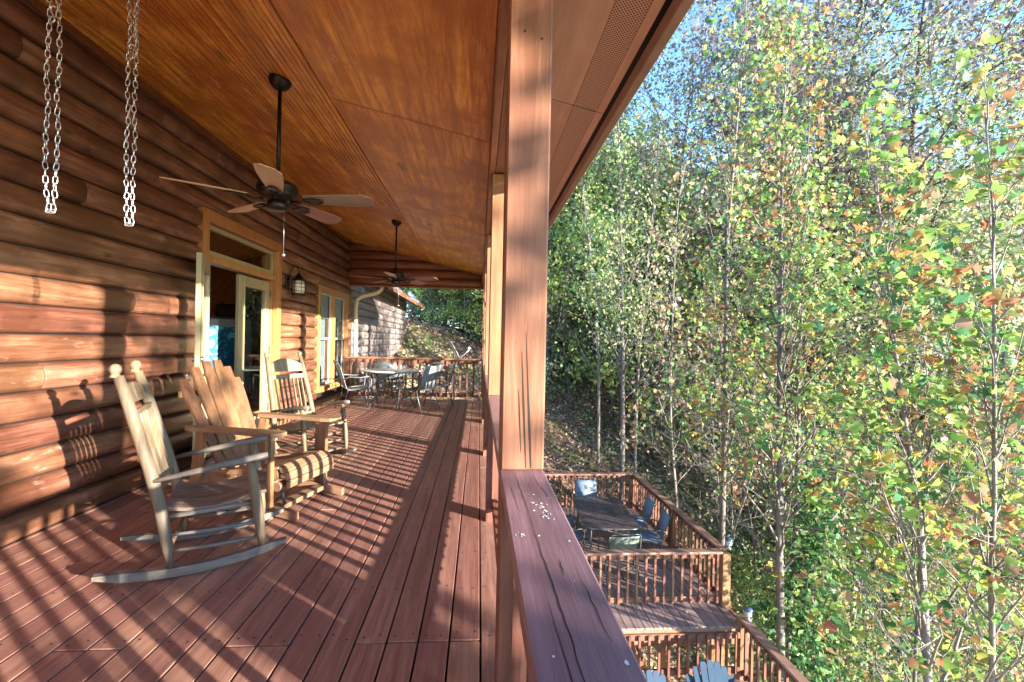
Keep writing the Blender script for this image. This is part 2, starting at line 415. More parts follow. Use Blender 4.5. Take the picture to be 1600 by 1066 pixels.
# vent material: real sheet with punched hole pattern
vm, vnt, vp = mat('soffit_vent')
tc = N(vnt, 'TexCoord'); sx = N(vnt, 'SeparateXYZ'); vnt.links.new(tc.outputs['Object'], sx.inputs[0])
per = .0165
def cell(o, off=0): return mathn(vnt, 'SUBTRACT', mathn(vnt, 'FRACT', mathn(vnt, 'ADD', mathn(vnt, 'DIVIDE', o, per), off)), .5)
def hole(offx):
    a = cell(sx.outputs[0], offx); b = cell(sx.outputs[1], offx)
    return mathn(vnt, 'LESS_THAN', mathn(vnt, 'SQRT', mathn(vnt, 'ADD', mathn(vnt, 'MULTIPLY', a, a), mathn(vnt, 'MULTIPLY', b, b))), .24)
hh = mathn(vnt, 'MAXIMUM', hole(0), hole(.5))
vnt.links.new(mixc(vnt, hh, (.53, .31, .225), (.03, .015, .01)), vp.inputs['Base Color']); vp.inputs['Roughness'].default_value = .6
ys = [-3.3, .18, 2.62, 5.06, 7.5, 9.94, Y1+.5]
for a, b in zip(ys[:-1], ys[1:]):
    soffit_piece(BEAM_R, .515, a+.005, b-.005, 0, M['soffit'], 'soffit_panel')
    soffit_piece(.517, .648, a+.005, b-.005, 0, vm, 'vent_strip')
    soffit_piece(.650, .690, a+.005, b-.005, 0, M['soffit'], 'soffit_panel')
soffit_piece(.692, .712, Y0-.3, Y1+.5, .03, M['dark'], 'shadow_gap')
fb = MB(); z = ceil_z(EX)
fb.box((EX-.022, (Y0+Y1)/2, z-.04), (.045, Y1-Y0+1, .07), .004); fb.box((EX+.012, (Y0+Y1)/2, z+.11), (.02, Y1-Y0+1, .20), .003)
fb.build('fascia', M['fascia'], roof)
# beam over the posts
beam = empty('porch_beam', (0, 0, 0), kind='structure', label='brown stained beam carried by the porch posts', cat='beam')
BZ0 = 2.595
for a, b in ((Y0, .6), (.6, 5.5), (5.5, Y1-.02)):
    MB().box((BEAM_L+.02, 0, (BZ0+ceil_z(.07))/2), (.04, b-a-.004, ceil_z(.07)-BZ0), .003).build('inner_ply', M['beam'], beam, (0, (a+b)/2, 0))
    MB().box((.145, 0, (BZ0+.01+ceil_z(.2))/2), (.095, b-a-.01, ceil_z(.2)-BZ0-.012), .003).build('middle_ply', M['beam'], beam, (0, (a+b)/2, 0))
    MB().box((BEAM_R-.016, 0, (BZ0+ceil_z(.22))/2-.003), (.03, b-a-.006, ceil_z(.22)-BZ0), .003).build('outer_ply', M['beam'], beam, (0, (a+b)/2, 0))

# ================================================================== posts
RX0, RX1 = .075, .215; RXC = .145
posts_y = [(-2.5, 'square porch post farthest behind the viewpoint'), (-.55, 'square porch post just behind the viewpoint'), (1.52, 'nearest reddish square porch post rising from the wide cap rail'), (3.5, 'second square porch post, just behind the nearest one'),
           (5.46, 'third square porch post along the beam'), (7.58, 'fourth square porch post along the beam'), (10.35, 'last porch post at the far railing corner')]
CAPZ = .94
for y, lab in posts_y:
    near = abs(y-1.52) < .01
    p = empty('porch_post', (RXC, y, 0), label=lab or 'square porch post behind the viewpoint beside the rail', cat='post', group='porch posts under the beam')
    MB().box((0, 0, (CAPZ+BZ0)/2), (.138, .138, BZ0-CAPZ-.002), .006).build('upper_post', M['post'], p)
    MB().box((0, 0, (CAPZ-.05-.3)/2), (.134, .134, CAPZ-.04+.3), .004).build('lower_post', M['rail'], p)
    if near:
        for (x, pts) in ((.028, [(0.95, .004), (1.1, .007), (1.22, .003), (1.38, .001)]), (.012, [(.95, .002), (1.05, .004), (1.15, .006), (1.32, .001)]), (-.002, [(1.0, .001), (1.12, .004), (1.2, .001)])):
            L = [(x-wz*.5-(z_-.95)*.055, -.0702, z_) for z_, wz in pts]; R = [(x+wz*.5-(z_-.95)*.055, -.0702, z_) for z_, wz in pts]
            ck = MB()
            for i in range(len(pts)-1): ck.add([L[i], R[i], R[i+1], L[i+1]], [(0, 1, 2, 3)])
            ck.build('drying_crack', M['dark'], p)
        for x, z_ in ((-.02, 2.33), (.035, 2.31)): MB().tube([(x, -.068, z_), (x, -.0705, z_)], .004, 6).build('bolt_head', M['dark'], p)

# ================================================================== railings
bal_me = MB().box((0, 0, 0), (.038, .038, .80), .002).mesh('baluster', M['rail'])
bal_me2 = MB().box((0, 0, 0), (.036, .036, .82), .002).mesh('baluster', M['rail'])
def railing_y(y0, y1, label, capmat, last=False):
    L = y1-y0; yc = (y0+y1)/2
    g = empty('porch_railing', (RXC, yc, 0), label=label, cat='railing', group='porch railing sections between the posts')
    MB().box((0, 0, CAPZ-.019), (.14, L, .038), .004).build('cap_rail', capmat, g)
    MB().box((0, 0, CAPZ-.084), (.04, L-.14, .088), .003).build('top_rail', M['raily'], g)
    MB().box((0, 0, .128), (.04, L-.14, .088), .003).build('bottom_rail', M['raily'], g)
    n = int((L-.14)/.148); st = (L-.14)/n
    for i in range(n): place('baluster', bal_me, g, (.0395, -(L-.14)/2+(i+.5)*st, .49))
    return g
ys = [p[0] for p in posts_y]
rl = ['railing section behind the viewpoint', 'railing section beside the viewpoint', 'wide brown cap rail section with painted purple sky tint in the foreground with long cracks', 'second railing section beyond the nearest post', 'third railing section beyond the nearest post', 'fourth railing section beyond the nearest post', 'farthest railing section along the open side']
rails = []
for i in range(len(ys)-1):
    rails.append(railing_y(ys[i]+(.0 if i else 0)+.001, ys[i+1]-.001, ['porch railing section behind the viewpoint', 'wide brown cap rail with painted purple sky tint in the foreground with long cracks', 'second railing section, beyond the nearest post', 'third railing section from the foreground', 'fourth railing section from the foreground', 'fifth railing section running to the far corner'][i], M['cap']))
# cap pieces: near one is continuous under post 1; cracks and bird lime
g = rails[1]; yc = (ys[1]+ys[2])/2
def crack(mb, pts, z=.0006, base=CAPZ):
    for (x0, y0, w0), (x1, y1, w1) in zip(pts[:-1], pts[1:]):
        mb.add([(x0-w0-RXC, y0-yc, base+z), (x0+w0-RXC, y0-yc, base+z), (x1+w1-RXC, y1-yc, base+z), (x1-w1-RXC, y1-yc, base+z)], [(0, 1, 2, 3)])
ck = MB(); r2 = random.Random(3)
def jag(x0, y0, x1, y1, n, w):
    out = []
    for i in range(n+1):
        t = i/n; out.append((x0+(x1-x0)*t+r2.uniform(-.0014, .0014), y0+(y1-y0)*t, w*sin(pi*min(.97, max(.03, t)))+.0002))
    return out
for jg in ((.120, 1.44, .130, 1.02, 16, .0007), (.127, 1.06, .139, .45, 26, .0011), (.118, .72, .124, .3, 14, .0008), (.160, .86, .158, .80, 5, .0010), (.186, .78, .190, .62, 8, .0008), (.172, 1.4, .196, 1.15, 10, .0005), (.098, 1.3, .108, 1.1, 8, .0004)):
    ck = MB(); crack(ck, jag(*jg)); ck.build('drying_crack', M['dark'], g)
bl = MB()
for i in range(46):
    if i < 30: x, y = r2.gauss(.165, .010), r2.gauss(1.12, .045)
    elif i < 36: x, y = r2.gauss(.100, .008), r2.gauss(.97, .012)
    else: x, y = r2.uniform(.09, .20), r2.uniform(.55, 1.35)
    rr = abs(r2.gauss(.0012, .0014))+.0006
    bl.add([(x-RXC+rr*cos(q*pi/4)*r2.uniform(.7, 1.3), y-yc+1.5*rr*sin(q*pi/4)*r2.uniform(.7, 1.3), CAPZ+.0009) for q in range(8)], [tuple(range(8))])
bl.build('bird_lime_spots', M['guano'], g)['kind'] = 'stuff'
# far railing
g = empty('far_railing', (-1.41, Y1-.17, 0), label='orange brown railing across the far end of the porch', cat='railing')
MB().box((0, 0, CAPZ-.019), (2.97, .14, .038), .004).build('cap_rail', M['capx'], g)
MB().box((0, 0, CAPZ-.084), (2.83, .04, .088), .003).build('top_rail', M['railx'], g)
MB().box((0, 0, .12), (2.83, .04, .088), .003).build('bottom_rail', M['railx'], g)
for i in range(19): place('baluster', bal_me, g, (-1.36+i*.1485, -.039, .49))
MB().box((-1.44, 0, .44), (.09, .09, .9), .003).build('wall_post', M['rail'], g)

# ================================================================== door
door = empty('french_door', (WX, 0, 0), label='double glazed french door with pine casing, one leaf swung open', cat='door')
def bx(nm, m, x0, x1, y0, y1, z0, z1, par=door, ch=.003):
    return MB().box(((x0+x1)/2, (y0+y1)/2, (z0+z1)/2), (x1-x0, y1-y0, z1-z0), ch).build(nm, m, par)
D0, D1, DT = DOOR
bx('side_casing', M['pine'], -.02, .055, D0, D0+.105, 0, DT); bx('side_casing', M['pine'], -.02, .055, D1-.105, D1, 0, DT)
bx('head_casing', M['pine'], -.02, .058, D0+.105, D1-.105, DT-.125, DT)
bx('transom_bar', M['pine'], -.10, .020, D0+.105, D1-.105, 2.135, 2.215)
bx('jamb', M['pine'], -.16, -.022, D0+.07, D0+.155, 0, DT-.1); bx('jamb', M['pine'], -.16, -.022, D1-.155, D1-.07, 0, DT-.1)
bx('threshold', M['bronze'], -.14, .03, D0+.15, D1-.15, .0, .05)
tf = MB()
ta, tb, tz0, tz1 = D0+.115, D1-.115, 2.22, 2.55
for (a, b, c, d) in ((ta, tb, tz1-.05, tz1), (ta, tb, tz0, tz0+.05), (ta, ta+.05, tz0+.05, tz1-.05), (tb-.05, tb, tz0+.05, tz1-.05)):
    tf.box((-.035, (a+b)/2, (c+d)/2), (.05, b-a, d-c), .004)
tr = tf.build('transom_frame', M['door'], door)
MB().box((-.04, (ta+tb)/2, (tz0+tz1)/2), (.006, tb-ta-.1, tz1-tz0-.1), .001).build('transom_glass', M['glass'], tr)
def leaf(loc, rz, handle_side):
    """door leaf: hinge at local origin, extends +x, 0.83 wide, thickness in y"""
    W_, Z0_, Z1_, T = .83, .06, 2.11, .045
    e = empty('door_leaf', loc, rz, parent=door)
    fr = MB(); st = .115
    for (a, b, c, d) in ((0, st, Z0_, Z1_), (W_-st, W_, Z0_, Z1_), (st, W_-st, Z1_-st, Z1_), (st, W_-st, Z0_, Z0_+.24)):
        fr.box(((a+b)/2, 0, (c+d)/2), (b-a, T, d-c), .004)
    fr.build('stile_frame', M['door'], e)
    st2 = MB()
    for (a, b, c, d) in ((st, st+.02, Z0_+.24, Z1_-st), (W_-st-.02, W_-st, Z0_+.24, Z1_-st), (st+.02, W_-st-.02, Z1_-st-.02, Z1_-st), (st+.02, W_-st-.02, Z0_+.24, Z0_+.26)):
        st2.box(((a+b)/2, 0, (c+d)/2), (b-a, T+.014, d-c), .003)
    st2.build('glazing_bead', M['door'], e)
    MB().box((W_/2, 0, (Z0_+.24+Z1_-st)/2), (W_-2*st, .008, Z1_-st-Z0_-.24), .001).build('glass_pane', M['glass'], e)
    if handle_side:
        h = MB()
        h.box((W_+.001, 0, .97), (.003, .028, .10), .001); h.box((W_+.001, 0, 1.12), (.003, .028, .06), .001)
        h.build('lock_plate', M['steel'], e)
        h = MB()
        for s_ in (-1, 1):
            h.tube([(W_-.06, s_*.022, .97), (W_-.06, s_*.075, .97)], .011, 10); h.tube([(W_-.06, s_*.075, .97), (W_-.12, s_*.075, .965), (W_-.17, s_*.07, .97)], [.010, .009, .007], 8)
            h.tube([(W_-.06, s_*.021, .97), (W_-.06, s_*.03, .97)], .03, 14)
            h.tube([(W_-.06, s_*.021, 1.12), (W_-.06, s_*.045, 1.12)], .024, 14)
        h.build('handle', M['steel'], e)
    return e
yl = 5.20
leaf((.0, yl, 0), atan2(-.79, .36), True)
leaf((-.065, D1-.155+.0, 0), -pi/2, False)
MB().box((-.045, yl+.845, 1.08), (.04, .03, 2.03), .003).build('astragal', M['door'], door)
hg = MB()
for z_ in (.35, 1.15, 1.95): hg.tube([(-.035, D1-.15, z_-.05), (-.035, D1-.15, z_+.05)], .009, 8)
hg.build('hinge', M['bronze'], door)

# ================================================================== window
win = empty('double_window', (WX, 0, 0), label='pair of pine framed sash windows with pale curtains in the log wall', cat='window')
w0, w1, wz0, wz1 = WIN
bx('side_casing', M['pine'], -.02, .055, w0, w0+.10, wz0, wz1, win); bx('side_casing', M['pine'], -.02, .055, w1-.10, w1, wz0, wz1, win)
bx('head_casing', M['pine'], -.02, .058, w0+.10, w1-.10, wz1-.11, wz1, win); bx('sill', M['pine'], -.02, .075, w0+.10, w1-.10, wz0, wz0+.10, win)
wm = (w0+w1)/2
bx('mullion', M['pine'], -.06, .045, wm-.045, wm+.045, wz0+.10, wz1-.11, win)
for (a, b) in ((w0+.10, wm-.045), (wm+.045, w1-.10)):
    for (c, d, dx) in ((wz0+.10, (wz0+wz1)/2+.02, -.045), ((wz0+wz1)/2-.02, wz1-.11, -.03)):
        sh = MB()
        for (e_, f_, g_, h_) in ((a, b, c, c+.04), (a, b, d-.04, d), (a, a+.04, c+.04, d-.04), (b-.04, b, c+.04, d-.04)):
            sh.box((dx, (e_+f_)/2, (g_+h_)/2), (.022, f_-e_, h_-g_), .002)
        so_ = sh.build('sash', M['white'], win)
        MB().box((dx-.004, (a+b)/2, (c+d)/2), (.004, b-a-.08, d-c-.08), .0005).build('pane', M['glass'], so_)
    cu = MB(); n = 28; V = []
    for i in range(n+1):
        y_ = a+(b-a)*i/n; x_ = -.12+.012*sin(i*1.35)+.005*sin(i*3.1)
        V += [(x_, y_, wz0+.08), (x_, y_, wz1-.08)]
    cu.add(V, [(2*i, 2*i+2, 2*i+3, 2*i+1) for i in range(n)], True); cu.build('curtain', M['curtain'], win)
    MB().box((-.085, (a+b)/2, wz1-.36), (.012, b-a-.02, .46), .002).build('blind', M['blind'], win)

# ================================================================== room seen through the open door
room = empty('room_interior', (0, 0, 0), kind='structure', label='dim wood panelled room behind the door', cat='room')
rm = MB(); X0r, X1r = -6.6, WX-.17
rm.box(((X0r+X1r)/2, 6.5, -.06), (X1r-X0r, 8.5, .1)); rm.build('room_floor', M['roomfloor'], room)
rm = MB(); rm.box((X0r-.05, 6.5, 1.7), (.1, 8.5, 3.6)); rm.box(((X0r+X1r)/2, 2.3, 1.7), (X1r-X0r, .1, 3.6)); rm.box(((X0r+X1r)/2, 10.7, 1.7), (X1r-X0r, .1, 3.6)); rm.box(((X0r+X1r)/2, 6.5, 3.55), (X1r-X0r, 8.5, .1))
rm.build('room_walls', M['room'], room)
rf = MB()
for i in range(12): rf.box((X0r+.02, 6.5, .15+i*.27), (.05, 8.4, .255), .012)
rf.build('wall_planks', M['room'], room)
cb = empty('wall_cabinet', (-5.0, 10.3, 0), label='dark tall cabinet inside the room behind the doorway', cat='cabinet')
MB().box((0, 0, 1.0), (1.0, .5, 2.0), .01).build('carcass', M['dark'], cb)
MB().box((.0, -.262, 1.55), (.9, .02, .8), .004).build('glass_front', M['glass'], cb)
pc = empty('framed_picture', (-3.95, 7.55, .0), radians(62), label='white framed print of blue leaves leaning behind the doorway', cat='picture')
pm, pnt, pp = mat('blue_leaf_print')
v, g_ = coords(pnt, (1, 1, 1), False); vo = N(pnt, 'TexVoronoi', feature='DISTANCE_TO_EDGE'); vo.inputs['Scale'].default_value = 7
nn = N(pnt, 'TexNoise'); nn.inputs['Scale'].default_value = 4; pnt.links.new(v, nn.inputs['Vector'])
pnt.links.new(mixc(pnt, .35, v, nn.outputs['Color']), vo.inputs['Vector'])
pr = ramp(pnt, [(.0, (.02, .10, .22)), (.16, (.05, .30, .50)), (.22, (.24, .66, .82))], 'LINEAR'); pnt.links.new(vo.outputs[0], pr.inputs[0]); pnt.links.new(pr.outputs[0], pp.inputs['Base Color'])
MB().box((0, 0, 1.02), (.62, .012, .92), .001).build('print', pm, pc)
pf = MB()
for (a, b, c, d) in ((-.40, .40, 1.48, 1.60), (-.40, .40, .44, .56), (-.40, -.31, .56, 1.48), (.31, .40, .56, 1.48)): pf.box(((a+b)/2, 0, (c+d)/2), (b-a, .03, d-c), .004)
pf.build('mat_frame', M['white'], pc)
pf = MB()
for (a, b, c, d) in ((-.43, .43, 1.60, 1.63), (-.43, .43, .41, .44), (-.43, -.40, .44, 1.60), (.40, .43, .44, 1.60)): pf.box(((a+b)/2, 0, (c+d)/2), (b-a, .045, d-c), .004)
pf.build('outer_frame', M['iron'], pc)
pf = MB(); pf.beam((-.25, .05, 0), (-.12, .05, 1.55), .04, .04); pf.beam((.25, .05, 0), (.12, .05, 1.55), .04, .04); pf.beam((-.35, -.02, .40), (.35, -.02, .40), .06, .03); pf.beam((0, .6, 0), (0, .07, 1.5), .04, .04)
pf.build('easel', M['pine'], pc)

# ================================================================== far wing of the house
wing = empty('wing_wall', (WX-.02, 0, 0), kind='structure', label='sunlit pale log wall of the wing beyond the porch', cat='wall')
for r in range(-4, 17):
    zz = r*LOGH
    cuts = [Y1+.35, 13.1+.7*(r % 3), 16.0+.5*(r % 2), 19.0]
    for a, b in zip(cuts[:-1], cuts[1:]): place('log', log_mesh(b-a-.004, M['winglog'], 'Y', .04), wing, (-.05, (a+b)/2, zz))
MB().box((-.15, 14.8, 1.0), (.14, 8.4, 4.4), .002).build('wing_backing', M['winglog'], wing)
wr = empty('wing_roof', (0, 0, 0), kind='structure', label='wooden eave and pale rake board of the wing roof', cat='roof')
mb = MB(); V = []
for (x, y, z) in ((WX-.1, 12.0, 3.05), (WX-.1, 19.4, 2.95), (-2.35, 19.4, 2.60), (-2.35, 12.0, 2.70)): V += [(x, y, z), (x, y, z+.05)]
mb.add(V, [(0, 2, 4, 6), (1, 7, 5, 3), (0, 1, 3, 2), (2, 3, 5, 4), (4, 5, 7, 6), (6, 7, 1, 0)]); mb.build('eave_soffit', M['beam'], wr)
MB().box((-2.33, 15.7, 2.68), (.035, 7.4, .12), .004).build('eave_fascia', M['beam'], wr)
MB().beam((-2.33, 19.42, 2.60), (-2.95, 19.42, 3.3), .035, .16).build('rake_board', M['white'], wr)
fl = empty('flood_light', (WX+.06, 18.75, 2.5), label='small white flood light at the corner of the far wing', cat='light')
b_ = MB(); b_.lathe([(0, -.06), (.05, -.05), (.075, 0), (.06, .04), (0, .05)], (.07, 0, 0)); b_.build('lamp_head', M['white'], fl); MB().box((.0, 0, .02), (.06, .09, .09)).build('mount', M['white'], fl)

# downspout
ds = empty('downspout', (WX+.06, Y1+.33, 0), label='pale metal downspout bent round the corner of the house', cat='downspout')
mb = MB(); mb.tube([(.62, .1, 2.60), (.58, .08, 2.47), (.50, .05, 2.40), (.16, 0, 2.30), (.06, 0, 2.22), (.04, 0, 2.10), (.04, 0, -.6)], .045, 10); mb.build('pipe', M['fir'], ds)
mb = MB()
for z_ in (1.7, .6): mb.box((.04, 0, z_), (.10, .10, .03))
mb.build('strap', M['steel'], ds)

# ================================================================== lantern
ln = empty('wall_lantern', (WX+.04, 7.12, 2.17), label='bronze caged wall lantern between the door and the window', cat='lantern')
mb = MB(); mb.box((.015, 0, -.02), (.025, .11, .20), .008); mb.build('back_plate', M['bronze'], ln)
mb = MB(); mb.tube([(.03, 0, .02), (.06, 0, .16), (.11, 0, .235), (.16, 0, .225), (.185, 0, .16), (.185, 0, .11)], .008, 8); mb.build('hook_arm', M['bronze'], ln)
mb = MB(); mb.lathe([(0, .13), (.022, .125), (.03, .10), (.05, .085), (.075, .045), (.105, .03), (.105, .018), (.0, .018)], (.185, 0, 0)); mb.build('cap', M['bronze'], ln)
mb = MB(); mb.lathe([(.0, .016), (.07, .015), (.082, -.03), (.082, -.14), (.07, -.175), (0, -.175)], (.185, 0, 0)); mb.build('glass_globe', M['lampglass'], ln)
mb = MB()
for k in range(6):
    a = k*pi/3+.2; c, s_ = cos(a), sin(a)
    mb.tube([(.185+.085*c, .085*s_, .02), (.185+.098*c, .098*s_, -.05), (.185+.098*c, .098*s_, -.13), (.185+.085*c, .085*s_, -.185)], .0045, 5)
for z_ in (-.03, -.085, -.14): mb.tube([(.185+.099*cos(t*pi/8), .099*sin(t*pi/8), z_) for t in range(17)], .004, 5)
mb.build('cage', M['bronze'], ln)
mb = MB(); mb.lathe([(0, -.175), (.10, -.178), (.105, -.20), (.06, -.215), (0, -.215)], (.185, 0, 0)); mb.build('base_ring', M['bronze'], ln)

# ================================================================== ceiling fans
def fan(loc, rot, label, ztop, hubz, mats):
    f = empty('ceiling_fan', (loc[0], loc[1], 0), 0, label=label, cat='ceiling fan', group='ceiling fans on the porch')
    mb = MB(); tilt = -math.atan(CSL)
    mb.lathe([(.0, .02), (.07, .02), (.078, -.005), (.070, -.03), (.045, -.06), (.02, -.075), (0, -.075)], (0, 0, ztop)); mb.build('canopy', M['bronze'], f)
    MB().tube([(0, 0, ztop-.03), (0, 0, hubz+.14)], .0135, 10).build('down_rod', M['bronze'], f)
    mb = MB(); mb.lathe([(.0, .17), (.03, .165), (.035, .14), (.07, .125), (.115, .11), (.135, .085), (.135, .07), (.122, .065), (.135, .06), (.135, .05), (.122, .045), (.125, .03), (.10, .005), (.07, -.005), (.06, -.02), (.0, -.02)], (0, 0, hubz), 24); mb.build('motor_housing', M['bronze'], f)
    mb = MB(); mb.lathe([(0, -.018), (.062, -.02), (.068, -.035), (.068, -.06), (.055, -.075), (0, -.08)], (0, 0, hubz), 20); mb.build('switch_cup', M['bronze'], f)
    mb = MB(); mb.tube([(.05, -.01, hubz-.06), (.052, -.01, hubz-.38)], .0018, 5); mb.lathe([(0, .012), (.011, .006), (.013, 0), (.008, -.011), (0, -.014)], (.052, -.01, hubz-.39), 8); mb.build('pull_chain', M['zinc'], f)
    for i, a in enumerate(rot):
        h = empty('blade_arm', (0, 0, hubz), radians(a), parent=f)
        ar = MB()
        ar.tube([(.09, 0, -.01), (.15, 0, -.022), (.19, 0, -.012)], [.011, .009, .008], 6)
        P = [(.18, 0), (.21, .035), (.26, .042), (.30, .02), (.315, 0), (.30, -.02), (.26, -.042), (.21, -.035)]
        ar.tube([(x, y, -.008+ y*-.22) for x, y in P+P[:1]], .0055, 6, False)
        ar.box((.24, 0, -.004), (.12, .05, .003), .001, Matrix.Rotation(-.22, 3, 'X'))
        ar.build('bracket', M['bronze'], h)
        out = []; n = 10
        for k in range(n+1):
            t = k/n; x = .19+.47*t; hw = .045+.033*sin(min(1, t*1.25)*pi/2); 
            if t > .88: hw *= sqrt(max(0, 1-((t-.88)/.12)**2*.72))
            out.append((x, hw))
        poly = out+[(x, -h_) for x, h_ in out[::-1]]
        bm = MB(); V = [(x, y*cos(.22), .004-y*sin(.22)) for x, y in poly]; V2 = [(x, y, z+.006) for x, y, z in V]
        n2 = len(V); bm.add(V+V2, [tuple(range(n2))[::-1], tuple(range(n2, 2*n2))]+[(i_, (i_+1) % n2, n2+(i_+1) % n2, n2+i_) for i_ in range(n2)])
        bm.build('blade', mats[i % len(mats)], h)
    return f
fan((-1.43, 3.35), (-148, 140, 70, -2, -72), 'nearer bronze ceiling fan with tan and reddish blades', ceil_z(-1.43)-.005, 2.31, [M['blade_tan'], M['blade_tan'], M['blade_red'], M['blade_grey'], M['blade_tan']])
fan((-1.27, 7.05), (-160, 128, 56, -16, -88), 'farther bronze ceiling fan hanging near the far gable', ceil_z(-1.27)-.005, 2.24, [M['blade_red'], M['blade_tan'], M['blade_red'], M['blade_red'], M['blade_tan']])

# ================================================================== hanging chains
def link_me():
    mb = MB(); P = []
    for k in range(14):
        a = 2*pi*k/14; x = .0075*cos(a); z = .0075*sin(a)+(.009 if sin(a) > .01 else -.009 if sin(a) < -.01 else 0); P.append((x, 0, z))
    mb.tube(P+P[:1], .0021, 5, False); return mb.mesh('chain_link', M['zinc'])
LK = link_me()
def chain(loc, label, z0, z1, off, seed):
    rr = random.Random(seed); g = empty('hanging_chain', loc, label=label, cat='chain', group='galvanised swing chains hanging from the ceiling')
    st = .0285
    strands = [(-off, z0+.015, z1), (off*.9, z0+.015, z1)]
    for (dx, a, b) in strands:
        n = int((b-a)/st); ph = rr.random()*6
        for i in range(n):
            z_ = a+i*st; t = (z_-z0)/(z1-z0)
            x_ = dx*(1-.25*abs(.4-t))*min(1, (z_-z0+.01)*12)+.0015*sin(i*.9+ph)
            place('link', LK, g, (x_, .004*sin(i*.5+ph)+(.006 if dx > 0 else -.006), z_), (rr.uniform(-.08, .08), rr.uniform(-.16, .16), (pi/2 if i % 2 else 0)+rr.uniform(.2, .6)))
    place('link', LK, g, (0, 0, z0), (0, pi/2, .2))
    a = z0+.62*(z1-z0) if z1-z0 > .9 else z0+.5
    n = int((z1-a)/st)
    for i in range(n): place('link', LK, g, (.003*sin(i*.7), .016, a+i*st), (rr.uniform(-.08, .08), rr.uniform(-.16, .16), (pi/2 if i % 2 else 0)+.4))
    hk = MB(); hk.tube([(.012, 0, .028), (.004, 0, .036), (-.008, 0, .028), (-.008, 0, .012), (.006, 0, -.010), (.008, 0, -.026), (0, 0, -.034), (-.009, 0, -.026)], .0034, 7)
    hk.build('s_hook', M['zinc'], g, (off*.2, -.012, a-.02))
    e = MB(); e.lathe([(0, .0), (.02, 0), (.02, -.012), (.006, -.015), (.005, -.05), (0, -.05)], (0, 0, z1+.06)); e.build('eye_bolt', M['zinc'], g)
cz = ceil_z(-1.77)-.06
chain((-1.77, 2.03, 0), 'left hanging galvanised chain, gathered in a hook, nearest the wall', 1.845, cz, .017, 1)
chain((-1.60, 2.22, 0), 'right hanging galvanised chain, slightly narrower loop', 1.845, ceil_z(-1.6)-.06, .012, 2)

